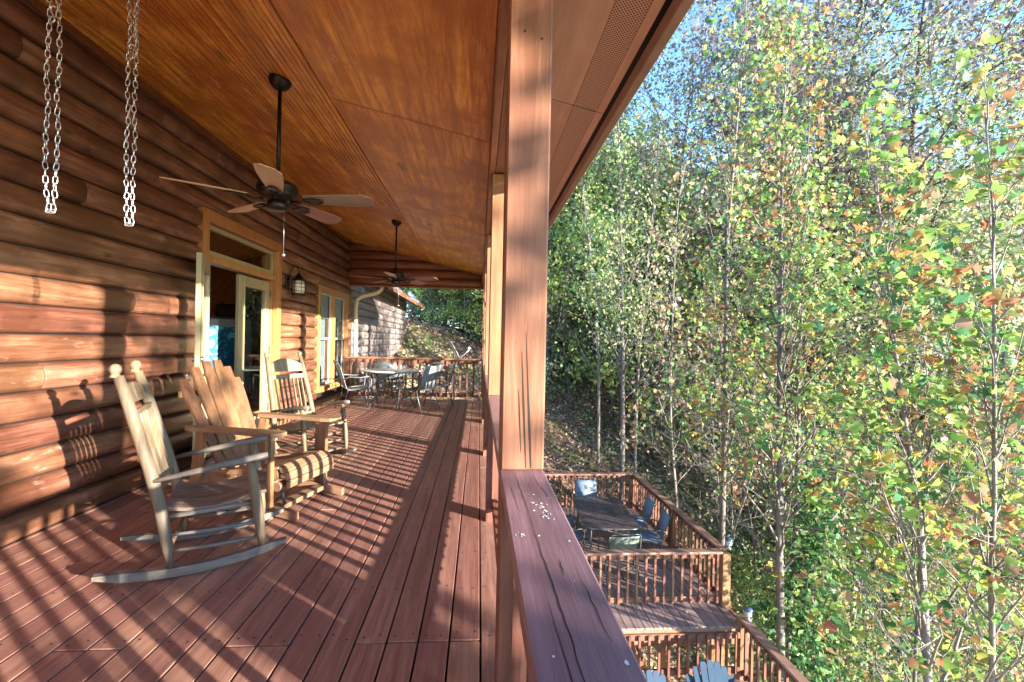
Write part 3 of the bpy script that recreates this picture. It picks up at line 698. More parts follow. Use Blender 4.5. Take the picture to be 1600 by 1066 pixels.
# ================================================================== rocking chairs
def arc_pts(x0, x1, zc, sag, n=9, tail=0):
    P = []
    for i in range(n):
        t = i/(n-1); x = x0+(x1-x0)*t; u = (t-.42)/.55; P.append((x, zc+sag*u*u))
    return P
def rocking_chair(loc, rz, label, postm, longm, seatm, slatm, nslat, thick, crest):
    g = empty('rocking_chair', loc, rz, label=label, cat='rocking chair', group='wooden rocking chairs on the porch')
    hw = .27
    for s_ in (-1, 1):
        y = s_*hw
        P = arc_pts(-.53, .375, .034, .070)
        rk = MB(); n = len(P); V = []
        for (x, z), t in zip(P, np.linspace(0, 1, n)):
            h = .024 if 0 < t < 1 else .010
            V += [(x, y-.021, z-h), (x, y+.021, z-h), (x, y+.021, z+h), (x, y-.021, z+h)]
        rk.add(V, [(4*i+a, 4*i+(a+1) % 4, 4*i+4+(a+1) % 4, 4*i+4+a) for i in range(n-1) for a in range(4)]+[(0, 3, 2, 1), tuple(4*(n-1)+a for a in range(4))])
        me = rk.build('rocker', longm, g); fix(me.data)
        rp = MB(); T = thick*1.08
        rp.tube([(-.20, y, .055), (-.215, y, .16), (-.25, y*.96, .38), (-.31, y*.90, .62), (-.39, y*.84, .90), (-.455, y*.80, 1.115)], [T*.45, T*.85, T, T*1.02, T*.98, T*.80], 12)
        po = rp.build('rear_post', postm, g)
        fn = MB(); r_ = T*.95; fn.lathe([(0, r_*1.0), (r_*.45, r_*.9), (r_*.8, r_*.6), (r_*1.0, r_*.1), (r_*.95, -r_*.35), (r_*.75, -r_*.72), (r_*.6, -r_*.95), (r_*.8, -r_*1.05), (r_*.85, -r_*1.5)], (-.468, y*.80, 1.115+r_*1.35), 14)
        fn.build('finial', postm, po)
        fp = MB(); fp.tube([(.245, y, .075), (.238, y, .16), (.215, y, .34), (.19, y, .50), (.172, y, .605)], [T*.42, T*.8, T*.98, T*.9, T*.7], 12); fp.build('front_leg', postm, g)
        ar = MB(); ar.tube([(-.285, y, .545), (-.12, y*1.02, .575), (.05, y*1.03, .605), (.20, y*1.02, .625), (.265, y*1.0, .632)], [T*.40, T*.52, T*.66, T*.82, T*.72], 10); ar.build('armrest', longm, g)
        for (z_, xx0, xx1) in ((.15, -.205, .235), (.24, -.22, .225)):
            MB().tube([(xx0, y, z_), (0, y, z_-.006), (xx1, y, z_+.004)], [.009, .012, .009], 7).build('side_rung', longm, g)
        MB().tube([(-.24, y*.93, .335), (.215, y*.93, .355)], .015, 8).build('seat_rail', longm, g)
    for (x, z_) in ((.235, .13), (.225, .22), (.218, .30), (-.205, .17)):
        MB().tube([(x, -hw, z_), (x, 0, z_), (x, hw, z_)], [.010, .013, .010], 7).build('cross_rung', M['grey_wood'] if longm != M['pale_wood'] else longm, g)
    ns = 6; wy = .50/ns
    for i in range(ns):
        y = -.25+wy*(i+.5); sm = MB(); V = []; n = 7
        for j in range(n):
            t = j/(n-1); x = -.24+.50*t; z_ = .385-.035*sin(pi*min(1, t*1.15))+.03*t*t; zz = z_-.0*abs(y)
            V += [(x, y-wy/2+.002, zz-.010), (x, y+wy/2-.002, zz-.010), (x, y+wy/2-.002, zz+.010), (x, y-wy/2+.002, zz+.010)]
        sm.add(V, [(4*q+a, 4*q+(a+1) % 4, 4*q+4+(a+1) % 4, 4*q+4+a) for q in range(n-1) for a in range(4)]+[(0, 3, 2, 1), tuple(4*(n-1)+a for a in range(4))])
        o = sm.build('seat_slat', seatm, g); fix(o.data)
    def bx_(z): # back line x at height z
        return np.interp(z, [.38, .62, .90, 1.115], [-.25, -.31, -.39, -.455])
    cr = MB(); V = []; n = 11
    for j in range(n):
        t = j/(n-1); y = -.205+.41*t; top = 1.03+crest*sin(pi*t); bot = .955
        for (zz, dx) in ((bot, -.009), (bot, .009), (top, .009), (top, -.009)): V.append((bx_(zz)+dx-.015*sin(pi*t), y, zz))
    cr.add(V, [(4*q+a, 4*q+(a+1) % 4, 4*q+4+(a+1) % 4, 4*q+4+a) for q in range(n-1) for a in range(4)]+[(0, 3, 2, 1), tuple(4*(n-1)+a for a in range(4))])
    o = cr.build('crest_rail', slatm, g); fix(o.data)
    MB().beam((bx_(.90), -.215, .90), (bx_(.90), .215, .90), .018, .05).build('back_rail', slatm, g)
    MB().beam((bx_(.47), -.25, .47), (bx_(.47), .25, .47), .018, .045).build('back_rail', slatm, g)
    for i in range(nslat):
        y = -.165+.33*i/(nslat-1); MB().beam((bx_(.48), y, .48), (bx_(.895), y, .895), .030, .010, .002, (0, 1, 0)).build('back_slat', slatm, g)
    return g
rocking_chair((-1.600, 3.005, 0), radians(24), 'nearest rocking chair of weathered grey wood with ball topped posts', M['grey_wood'], M['grey_woodx'], M['seatwood'], M['grey_wood'], 6, .0285, .035)
rocking_chair((-1.80, 5.17, 0), radians(-30), 'pale slat back rocking chair behind the wooden glider by the door', M['grey_wood'], M['grey_woodx'], M['pale_wood'], M['pale_wood'], 7, .026, .07)

# ================================================================== adirondack glider
gl = empty('glider_chair', (-1.42, 3.80, 0), radians(-17), label='honey coloured adirondack glider with fan shaped plank back', cat='glider chair')
nb = 6
for i in range(nb):
    u = (i-(nb-1)/2)/((nb-1)/2); top = 1.14-.14*u*u-.02*abs(u)+rnd.uniform(-.01, .01); w0_, w1_ = .075, .107
    P0 = Vector((-.50, u*.185, .26)); P1 = Vector((-.86, u*.26, top))
    d = (P1-P0); n = 8; V = []
    side = Vector((0, 1, 0)); nrm = d.cross(side).normalized()
    for j in range(n+1):
        t = j/n; c = P0+d*t; hw = (w0_+(w1_-w0_)*t)/2-.002
        if t > .93: hw *= .66
        elif t > .85: hw *= .92
        for (a, b) in ((-hw, -.010), (hw, -.010), (hw, .010), (-hw, .010)): V.append(c+side*a+nrm*b)
    mb = MB(); mb.add(V, [(4*q+a, 4*q+(a+1) % 4, 4*q+4+(a+1) % 4, 4*q+4+a) for q in range(n) for a in range(4)]+[(0, 3, 2, 1), tuple(4*n+a for a in range(4))])
    o = mb.build('back_plank', M['cedar'], gl); fix(o.data)
MB().beam((-.70, -.27, .57), (-.70, .27, .57), .03, .06).build('back_brace', M['cedar'], gl)
MB().beam((-.84, -.30, .88), (-.84, .30, .88), .03, .05).build('back_brace', M['cedar'], gl)
for s_ in (-1, 1):
    y = s_*.34
    pl = [(-.70, -.035), (-.64, -.055), (-.2, -.055), (.0, -.075), (.09, -.07), (.135, -.035), (.135, .035), (.09, .07), (.0, .075), (-.2, .055), (-.64, .055), (-.70, .035)]
    mb = MB(); n = len(pl); V = [(x, y+yy, .625+.0*x) for x, yy in pl]+[(x, y+yy, .655) for x, yy in pl]
    mb.add(V, [tuple(range(n))[::-1], tuple(range(n, 2*n))]+[(i_, (i_+1) % n, n+(i_+1) % n, n+i_) for i_ in range(n)]); mb.build('armrest', M['cedarx'], gl)
    MB().box((-.02, y-s_*.02, .315), (.11, .035, .62), .005).build('front_leg', M['cedar'], gl)
    MB().box((-.02, y+s_*.012, .52), (.06, .03, .20), .005).build('arm_bracket', M['cedar'], gl)
    MB().beam((-.68, y-s_*.02, .04), (-.60, y-s_*.02, .62), .035, .08, .004, (1, 0, 0)).build('rear_leg', M['cedar'], gl)
    MB().beam((.03, y-s_*.09, .335), (-.60, y-s_*.09, .24), .03, .10).build('seat_side', M['cedarx'], gl)
    # glider foot: sled and swing irons
    yb = y-s_*.05
    sp = MB(); V = []; n = 9
    for j in range(n):
        t = j/(n-1); x = -.62+.84*t; z_ = .035+.035*sin(pi*t)+.012; V += [(x, yb-.022, z_-.035), (x, yb+.022, z_-.035), (x, yb+.022, z_+.022), (x, yb-.022, z_+.022)]
    sp.add(V, [(4*q+a, 4*q+(a+1) % 4, 4*q+4+(a+1) % 4, 4*q+4+a) for q in range(n-1) for a in range(4)]+[(0, 3, 2, 1), tuple(4*(n-1)+a for a in range(4))]); o = sp.build('foot_skid', M['cedarx'], gl); fix(o.data)
    MB().tube([(.085, yb-s_*.04, .10), (.05, yb-s_*.04, .24)], .012, 8).build('swing_iron', M['iron'], gl)
    MB().tube([(.05, yb-s_*.07, .24), (.05, yb+s_*.01, .24)], .034, 14).build('pivot_block', M['cedarx'], gl)
    MB().tube([(-.50, yb-s_*.04, .09), (-.52, yb-s_*.04, .24)], .012, 8).build('swing_iron', M['iron'], gl)
MB().beam((.02, -.32, .07), (.02, .32, .07), .09, .035).build('base_crossbar', M['cedarx'], gl); MB().beam((-.45, -.32, .07), (-.45, .32, .07), .09, .035).build('base_crossbar', M['cedarx'], gl)
seat_prof = [(-.52, .275), (-.42, .275), (-.32, .285), (-.22, .305), (-.12, .335), (-.03, .365), (.05, .375), (.105, .345), (.125, .285), (.12, .225)]
for (a, b) in zip(seat_prof[:-1], seat_prof[1:]):
    a_, b_ = Vector((a[0], 0, a[1])), Vector((b[0], 0, b[1])); d = (b_-a_)*.015
    c = (a_+b_)/2; x = (b_-a_).normalized(); R = Matrix((x, Vector((0, 1, 0)), x.cross(Vector((0, 1, 0))))).transposed()
    MB().box((0, 0, 0), ((b_-a_).length-.004, .56, .02), .004, R).build('seat_slat', M['cedarx'], gl, c)

# ================================================================== patio set on the porch
def sling_chair_tpl(sling, frame, name, label, group, w=.54, back=.88):
    g = empty(name, label=label, cat='chair', group=group); hw = w/2
    for s_ in (-1, 1):
        y = s_*hw
        MB().tube([(-.34, y, back), (-.30, y, back-.10), (-.20, y, .44), (-.14, y, .40), (.22, y, .43), (.27, y, .40), (.28, y, .34)], .011, 7).build('side_frame', frame, g)
        MB().tube([(-.30, y*1.06, .01), (-.20, y*1.06, .28), (-.17, y*1.06, .42)], .011, 6).build('leg', frame, g)
        MB().tube([(.30, y*1.06, .01), (.24, y*1.06, .22), (.22, y*1.06, .40), (.235, y*1.06, .58), (.20, y*1.06, .635)], .011, 6).build('leg', frame, g)
        MB().tube([(-.25, y, .60), (-.15, y*1.08, .645), (.05, y*1.10, .63), (.17, y*1.08, .65), (.20, y*1.06, .635)], .013, 7).build('armrest', frame, g)
    MB().tube([(-.34, -hw, back), (-.365, -hw*.8, back+.035), (-.37, 0, back+.04), (-.365, hw*.8, back+.035), (-.34, hw, back)], .011, 7).build('top_bar', frame, g)
    MB().tube([(-.20, -hw, .28), (-.20, hw, .28)], .009, 6).build('crossbar', frame, g); MB().tube([(.24, -hw, .25), (.24, hw, .25)], .009, 6).build('crossbar', frame, g)
    def sheet(pr, nm):
        V = []
        for (x, z) in pr:
            for yy, dz in ((-hw+.01, 0), (0, -.012), (hw-.01, 0)): V.append((x, yy, z+dz))
        m2 = MB(); m2.add(V, [(3*i+j, 3*i+j+1, 3*i+j+4, 3*i+j+3) for i in range(len(pr)-1) for j in range(2)], True)
        o = m2.build(nm, sling, g); md = o.modifiers.new('t', 'SOLIDIFY'); md.thickness = .004; return o
    sheet([(-.335, back-.01), (-.30, back-.10), (-.24, .62), (-.20, .45)], 'back_sling'); sheet([(-.18, .415), (0, .405), (.22, .43), (.27, .405)], 'seat_sling')
    return g
tpl = sling_chair_tpl(M['palemesh'], M['iron'], 'patio_chair', 'patio chair with pale mesh sling at the left of the round table by the window', 'mesh patio chairs around the round table')
tpl.location = (-2.28, 8.78, 0); tpl.rotation_euler = (0, 0, radians(25))
for (x, y, a, lab) in ((-1.10, 8.72, 150, 'patio chair in front of the round table, its back to the open side'), (-.80, 9.62, 185, 'patio chair at the right of the round table near the posts'), (-1.85, 9.98, -75, 'patio chair between the round table and the far railing')):
    c = copy_tree(tpl); c.location = (x, y, 0); c.rotation_euler = (0, 0, radians(a)); c['label'] = lab
t = empty('round_table', (-1.70, 9.35, 0), label='round pale topped patio table at the far end of the porch', cat='table')
mb = MB(); mb.lathe([(0, .705), (.56, .705), (.575, .70), (.58, .71), (.575, .722), (.56, .725), (0, .725)], n=36); mb.build('table_top', M['tabletop'], t)
mb = MB(); mb.tube([(.57*cos(k*pi/16), .57*sin(k*pi/16), .70) for k in range(33)], .012, 6); mb.build('rim', M['iron'], t)
for k in range(4):
    a = k*pi/2+.5; MB().tube([(r_*cos(a), r_*sin(a), z_) for r_, z_ in ((.46, .01), (.40, .12), (.22, .35), (.20, .45), (.30, .60), (.42, .70))], .013, 7).build('leg', M['iron'], t)
MB().tube([(.2*cos(k*pi/8), .2*sin(k*pi/8), .40) for k in range(17)], .008, 6).build('leg_ring', M['iron'], t)

# ================================================================== lower decks
LZ = -2.90; LX0, LX1 = .9, 4.12; LY0, LY1 = 6.72, 11.75; RZ = -2.0
ld = empty('lower_deck', (0, 0, 0), kind='structure', label='lower timber deck one storey below with a dining set', cat='deck')
bme = {}
def boards(par, x0, x1, y0, y1, z, m, pitch=.139):
    n = int((x1-x0)/pitch); me = MB().box((0, 0, -.019), (pitch-.008, y1-y0, .038), .004).mesh('deck_board', m)
    for i in range(n): place('deck_board', me, par, (x0+(i+.5)*pitch, (y0+y1)/2, z+rnd.uniform(-.001, .001)))
boards(ld, LX0, LX1+.1, LY0, LY1, LZ, M['lowdeck'])
mb = MB(); mb.box(((LX0+LX1)/2, LY0+.03, LZ-.16), (LX1-LX0+.1, .04, .24)); mb.box((LX1+.06, (LY0+LY1)/2, LZ-.16), (.04, LY1-LY0, .24)); mb.box(((LX0+LX1)/2, LY1-.03, LZ-.16), (LX1-LX0, .04, .24))
for y in np.arange(LY0+.5, LY1, .5): mb.box(((LX0+LX1)/2, y, LZ-.14), (LX1-LX0, .038, .19))
mb.build('rim_joists', M['railx'], ld)
mb = MB()
for (x, y, h) in ((1.3, 7.3, 1.6), (3.1, 7.3, 2.6), (3.95, 7.3, 3.4), (3.95, 9.6, 2.8), (3.95, 11.5, 2.2), (1.3, 11.4, 1.0), (2.6, 9.5, 2.4)): mb.box((x, y, LZ-.26-h/2), (.14, .14, h))
mb.beam((3.1, 7.3, LZ-1.5), (2.3, 7.3, LZ-.3), .06, .12); mb.build('support_posts', M['post'], ld)
L3 = LZ-.80; L3Y0 = 1.5
l3 = empty('lowest_deck', (0, 0, 0), kind='structure', label='lowest timber deck with blue chairs at its edge', cat='deck')
boards(l3, LX0, LX1+.05, L3Y0, LY0-.01, L3, M['lowdeck'])
mb = MB(); mb.box((LX1+.05, (L3Y0+LY0)/2, L3-.16), (.04, LY0-L3Y0, .24))
for (x, y) in ((4.05, 2.0), (4.05, 4.2), (4.0, 6.4), (1.4, 6.4)): mb.box((x, y, L3-1.6), (.14, .14, 2.8))
mb.build('rim_and_posts', M['raily'], l3)
def rail_run(name, p0, p1, ztop, zbot, label, n_off=-1, cap=True, m='x', group='railings of the lower decks', capm=None):
    p0, p1 = Vector(p0), Vector(p1); d = (p1-p0); L = d.length; a = atan2(d.y, d.x); c = (p0+p1)/2
    g = empty(name, (c.x, c.y, 0), a, label=label, cat='railing', group=group)
    if cap: MB().box((0, 0, ztop-.019), (L, .14, .038), .004).build('cap_rail', capm or M['lowcap'], g)
    MB().box((0, 0, ztop-.082), (L, .04, .088), .003).build('top_rail', M['lowrail'], g)
    MB().box((0, 0, zbot+.055), (L, .04, .088), .003).build('bottom_rail', M['lowrail'], g)
    n = int(L/.148); h = ztop-.04-(zbot+.0); me = MB().box((0, 0, 0), (.036, .036, h), .002).mesh('baluster', M['rail'])
    for i in range(n): place('baluster', me, g, (-L/2+(i+.5)*L/n, n_off*.039, zbot+h/2))
    return g
M['lowcap'] = wood('lower_cap_stain', (.20, .10, .078), (.32, .175, .135), 'X', 20, .5, .3, (.24, .13, .10), .15, 0, .35, .45)
M['lowrail'] = wood('lower_rail_stain', (.15, .064, .045), (.25, .115, .078), 'X', 24, .6, .3, None, .2, 0, .3, .35)
PX = LX1-.02; NY = 7.28
rail_run('deck_railing', (LX0, NY), (PX-.07, NY), RZ, LZ+.06, 'near railing of the dining deck, facing the camera', -1)
rail_run('deck_railing', (LX0, LY1-.10), (PX-.07, LY1-.10), RZ, LZ+.06, 'back railing of the dining deck along the leaf covered slope', -1)
rail_run('deck_railing', (PX, NY+.07), (PX, 9.15), RZ, LZ+.06, 'right side railing of the dining deck, nearer half', 1)
rail_run('deck_railing', (PX, 9.29), (PX, LY1-.17), RZ, LZ+.06, 'right side railing of the dining deck, farther half', 1)
rail_run('deck_railing', (LX0, LY0-.02), (PX-.07, LY0-.02), LZ-.04, L3+.10, 'skirt of balusters closing the step below the dining deck', -1, cap=False)
rail_run('deck_railing', (PX, L3Y0), (PX, LY0+.10), L3+.92, L3+.06, 'railing of the lowest deck running toward the camera', 1)
def dpost(x, y, z0, z1, label):
    p = empty('deck_post', (x, y, 0), label=label, cat='post', group='posts of the lower deck railings')
    MB().box((0, 0, (z0+z1)/2), (.135, .135, z1-z0), .005).build('shaft', M['post'], p)
dpost(PX, NY, L3-.3, RZ-.04, 'tall corner post at the near right of the dining deck')
dpost(PX, 9.22, LZ, RZ-.04, 'middle post of the dining deck side railing')
dpost(PX, LY1-.10, LZ, RZ-.04, 'far corner post of the dining deck railing')
dpost(PX, LY0+.03, L3-.3, L3+.88, 'post where the lowest deck railing meets the step')
# solar lights
def solar(loc, label):
    s_ = empty('solar_light', loc, label=label, cat='light', group='solar lights on the railing posts')
    mb = MB(); mb.lathe([(0, 0), (.045, 0), (.045, .012), (.018, .018), (.018, .05), (.035, .055)], n=14); mb.build('stem', M['steel'], s_)
    mb = MB(); mb.lathe([(.03, .05), (.045, .06), (.05, .075), (.04, .08), (.05, .09), (.05, .105), (.04, .11), (.05, .12), (.045, .135), (0, .135)], n=14); mb.build('lens', M['white'], s_)
    mb = MB(); mb.lathe([(0, .136), (.062, .136), (.066, .15), (.055, .168), (0, .178)], n=14); mb.build('cap', M['solar'], s_)
solar((PX+.09, NY+.05, RZ), 'solar light at the corner of the dining deck railing')
solar((PX+.04, LY0-.05, L3+.925), 'solar light at the end of the lowest deck railing')
mb = MB()
MB()
# dining table
lt = empty('dining_table', (2.68, 9.50, LZ), radians(-3), label='long dark rectangular table with rounded corners on the lower deck', cat='table')
pl = []
for (cx, cy, a0) in ((.36, .72, 0), (-.36, .72, 90), (-.36, -.72, 180), (.36, -.72, 270)):
    for q in range(5): a = radians(a0+q*22.5); pl.append((cx+.16*cos(a), cy+.16*sin(a)))
n = len(pl); mb = MB(); mb.add([(x, y, .70) for x, y in pl]+[(x, y, .72) for x, y in pl], [tuple(range(n))[::-1], tuple(range(n, 2*n))]+[(i, (i+1) % n, n+(i+1) % n, n+i) for i in range(n)]); mb.build('table_top', M['darktop'], lt)
mb = MB(); mb.tube([(x*1.01, y*1.01, .706) for x, y in pl+pl[:1]], .014, 7, False); mb.build('rim', M['iron'], lt)
for sx in (-1, 1):
    for sy in (-1, 1): MB().tube([(sx*.40, sy*.76, .70), (sx*.40, sy*.76, .35), (sx*.43, sy*.79, .0)], .018, 8).build('leg', M['iron'], lt)
tp2 = sling_chair_tpl(M['bluesling'], M['iron'], 'dining_chair', 'blue grey sling chair on the right side of the dark table, nearer one', 'sling chairs around the dark dining table', .52, .92)
tp2.location = (3.48, 8.98, LZ); tp2.rotation_euler = (0, 0, radians(172))
for (x, y, a, lab) in ((3.46, 9.75, 176, 'blue grey sling chair on the right side of the dark table, farther one'), (1.86, 9.05, 5, 'blue grey sling chair on the left side of the dark table, nearer one'), (1.84, 9.80, -4, 'blue grey sling chair on the left side of the dark table, farther one'), (2.66, 10.72, -90, 'pale sling chair at the far end of the dark table')):
    c = copy_tree(tp2); c.location = (x, y, LZ); c.rotation_euler = (0, 0, radians(a)); c['label'] = lab
tp3 = sling_chair_tpl(M['greensling'], M['iron'], 'dining_chair', 'greenish sling chair at the near end of the dark table, back to camera', 'sling chairs around the dark dining table', .56, .90)
tp3.location = (2.60, 8.18, LZ); tp3.rotation_euler = (0, 0, radians(93))
# adirondack chairs, blue plastic
def adirondack(loc, rz, label):
    g = empty('adirondack_chair', loc, rz, label=label, cat='chair', group='blue adirondack chairs on the lowest deck'); nbk = 7
    for i in range(nbk):
        u = (i-3)/3; top = .98-.19*u*u; P0 = Vector((-.20, u*.20, .33)); P1 = Vector((-.48, u*.275, top)); d = P1-P0; V = []; n = 5; side = Vector((0, 1, 0)); nrm = d.cross(side).normalized()
        for j in range(n+1):
            t_ = (0, .3, .6, .88, .965, 1)[j]; c = P0+d*t_; hw = (.064+.024*t_)/2*(1, 1, 1, 1, .9, .6)[j]
            for (a, b) in ((-hw, -.008), (hw, -.008), (hw, .008), (-hw, .008)): V.append(c+side*a+nrm*b)
        mb = MB(); mb.add(V, [(4*q+a, 4*q+(a+1) % 4, 4*q+4+(a+1) % 4, 4*q+4+a) for q in range(n) for a in range(4)]+[(0, 3, 2, 1), tuple(4*n+a for a in range(4))]); o = mb.build('back_slat', M['adir'], g); fix(o.data)
    for i in range(5): MB().box((-.12+.105*i, 0, .31+.018*i), (.098, .50, .02)).build('seat_slat', M['adir'], g)
    for s_ in (-1, 1):
        MB().box((.02, s_*.32, .56), (.66, .12, .022), .008).build('armrest', M['adir'], g); MB().box((.26, s_*.30, .275), (.10, .03, .55)).build('front_leg', M['adir'], g)
        MB().beam((.30, s_*.27, .36), (-.45, s_*.27, .05), .03, .11).build('side_rail', M['adir'], g)
    MB().beam((-.42, -.29, .70), (-.42, .29, .70), .02, .06).build('back_brace', M['adir'], g)
    MB().beam((-.22, -.30, .36), (-.22, .30, .36), .02, .06).build('back_brace', M['adir'], g)
adirondack((3.04, 5.28, L3), radians(-93), 'blue adirondack chair on the lowest deck, fan back fully in view')
adirondack((2.27, 5.14, L3), radians(-82), 'blue adirondack chair mostly hidden behind the cap rail')

#@@NATURE
# ================================================================== terrain
def smax(a, b, k=1.0): return b+np.logaddexp(0, (a-b)/k)*k
def ground_h(x, y):
    x = np.asarray(x, float); y = np.asarray(y, float)
    gs = np.clip((x-1)/9, 0, 1)*.25+.015; fy = np.where(y < 21, .38*(y-10), .38*11+gs*(y-21)); fy = np.where(y < 0, -3.8+.1*y, fy)
    fx = np.where(x < 15, -.35*(x-3), -.35*12+.05*(x-15)); fx = np.where(x < -3, 2.1+.05*(-3-x), fx)
    h = -4+fy+fx
    h = h+.25*np.sin(x*.31+1)*np.sin(y*.27)+.10*np.sin(x*1.1+y*.7)+.06*np.sin(x*2.3-y*1.9+2)
    # level cut under the decks and the porch
    dx = np.maximum(np.maximum(.6-x, x-4.5), 0); dy = np.maximum(np.maximum(-4-y, y-11.9), 0); d = np.hypot(dx, dy)
    h = np.minimum(h, -3.45+d*1.4) if True else h
    dx = np.maximum(x-.3, 0); dy = np.maximum(y-10.8, 0); d = np.hypot(dx, dy); h = np.minimum(h, -.9+d*.9)
    return h
def axis_pts(a, b, c0, c1, fine, coarse):
    o = [a]
    while o[-1] < b:
        t = o[-1]; d = 0 if c0 <= t <= c1 else min(abs(t-c0), abs(t-c1)); o.append(t+fine+(coarse-fine)*min(1, d/40))
    return np.array(o)
gx = axis_pts(-120, 220, -5, 18, .22, 6); gy = axis_pts(-90, 230, 2, 24, .22, 6)
XX, YY = np.meshgrid(gx, gy, indexing='ij'); rg = np.random.RandomState(5)
near = np.exp(-np.maximum(0, np.hypot(XX-6, YY-12)-16)/10)
ZZ = ground_h(XX, YY)+rg.normal(0, .018, XX.shape)*near
def np_mesh(name, V, Fq, m, col=None, smooth=False):
    me = bpy.data.meshes.new(name); V = np.asarray(V, np.float32); Fq = np.asarray(Fq, np.int32); k = Fq.shape[1]
    me.vertices.add(len(V)); me.vertices.foreach_set('co', V.ravel()); me.loops.add(Fq.size); me.loops.foreach_set('vertex_index', Fq.ravel())
    me.polygons.add(len(Fq)); me.polygons.foreach_set('loop_start', np.arange(len(Fq), dtype=np.int32)*k); me.polygons.foreach_set('loop_total', np.full(len(Fq), k, np.int32))
    if smooth: me.polygons.foreach_set('use_smooth', np.ones(len(Fq), bool))
    if col is not None:
        a = me.color_attributes.new('tint', 'FLOAT_COLOR', 'POINT'); c = np.ones((len(V), 4), np.float32); c[:, :3] = col; a.data.foreach_set('color', c.ravel())
    me.materials.append(m); me.update(calc_edges=True); me.validate(); return me
nx, ny = len(gx), len(gy); I = np.arange(nx*ny).reshape(nx, ny)
Fg = np.stack([I[:-1, :-1], I[1:, :-1], I[1:, 1:], I[:-1, 1:]], -1).reshape(-1, 4)
gm, gnt, gp = mat('forest_floor')
v, _ = coords(gnt, (1, 1, 1), False)
a = noise(gnt, v, 9, 8, .7); b = noise(gnt, v, .35, 5, .6); c_ = noise(gnt, v, 40, 4, .7)
r1 = ramp(gnt, [(.30, (.06, .035, .024)), (.48, (.20, .12, .07)), (.62, (.36, .25, .15)), (.75, (.50, .38, .25))]); gnt.links.new(mathn(gnt, 'ADD', mathn(gnt, 'MULTIPLY', a, .5), mathn(gnt, 'MULTIPLY', c_, .5)), r1.inputs[0])
r2_ = ramp(gnt, [(.35, (.05, .09, .02)), (.65, (.22, .26, .08))]); gnt.links.new(a, r2_.inputs[0])
rm_ = ramp(gnt, [(.48, (0, 0, 0)), (.60, (1, 1, 1))]); gnt.links.new(b, rm_.inputs[0])
gnt.links.new(mixc(gnt, rm_.outputs[0], r1.outputs[0], r2_.outputs[0]), gp.inputs['Base Color']); gp.inputs['Roughness'].default_value = .85
bb = N(gnt, 'Bump'); bb.inputs['Strength'].default_value = .8; bb.inputs['Distance'].default_value = .05; gnt.links.new(a, bb.inputs['Height']); gnt.links.new(bb.outputs[0], gp.inputs['Normal'])
go = place('ground', np_mesh('ground', np.stack([XX, YY, ZZ], -1).reshape(-1, 3), Fg, gm, None, True)); tag(go, 'leaf strewn forest floor falling away beside the decks', None, None, 'structure')

# ================================================================== foliage materials
def leafmat(name, trans=.45):
    m, nt, p = mat(name); a = N(nt, 'Attribute', attribute_name='tint'); oi = N(nt, 'ObjectInfo'); hs = N(nt, 'HueSaturation')
    nt.links.new(a.outputs['Color'], hs.inputs['Color']); nt.links.new(mathn(nt, 'MULTIPLY_ADD', oi.outputs['Random'], .05, .475), hs.inputs['Hue'])
    nt.links.new(mathn(nt, 'MULTIPLY_ADD', oi.outputs['Random'], .35, .85), hs.inputs['Value'])
    hs.inputs['Saturation'].default_value = .91; nt.links.new(hs.outputs[0], p.inputs['Base Color']); p.inputs['Roughness'].default_value = .5; p.inputs['Specular IOR Level'].default_value = .3
    t = N(nt, 'BsdfTranslucent'); nt.links.new(hs.outputs[0], t.inputs[0]); mx = N(nt, 'MixShader'); mx.inputs[0].default_value = trans
    nt.links.new(p.outputs[0], mx.inputs[1]); nt.links.new(t.outputs[0], mx.inputs[2]); nt.links.new(mx.outputs[0], nt.nodes['Material Output'].inputs[0]); return m
LEAF = leafmat('leaf'); LITTER = leafmat('litter', .1)
def bark(name, a, b, sc=6):
    m, nt, p = mat(name); v, g = coords(nt, (1, 1, .25)); n1 = noise(nt, g, sc*3, 6, .7); n2 = noise(nt, v, 1.3, 3, .6)
    r = ramp(nt, [(.35, a), (.65, b)]); nt.links.new(mathn(nt, 'ADD', mathn(nt, 'MULTIPLY', n1, .6), mathn(nt, 'MULTIPLY', n2, .4)), r.inputs[0]); nt.links.new(r.outputs[0], p.inputs['Base Color'])
    p.inputs['Roughness'].default_value = .85; bp = N(nt, 'Bump'); bp.inputs['Strength'].default_value = .6; bp.inputs['Distance'].default_value = .02; nt.links.new(n1, bp.inputs['Height']); nt.links.new(bp.outputs[0], p.inputs['Normal']); return m
BK = {'grey': bark('grey_bark', (.075, .066, .062), (.20, .18, .165)), 'pale': bark('pale_bark', (.105, .093, .085), (.27, .24, .215)), 'dark': bark('dark_bark', (.045, .033, .028), (.13, .10, .085))}

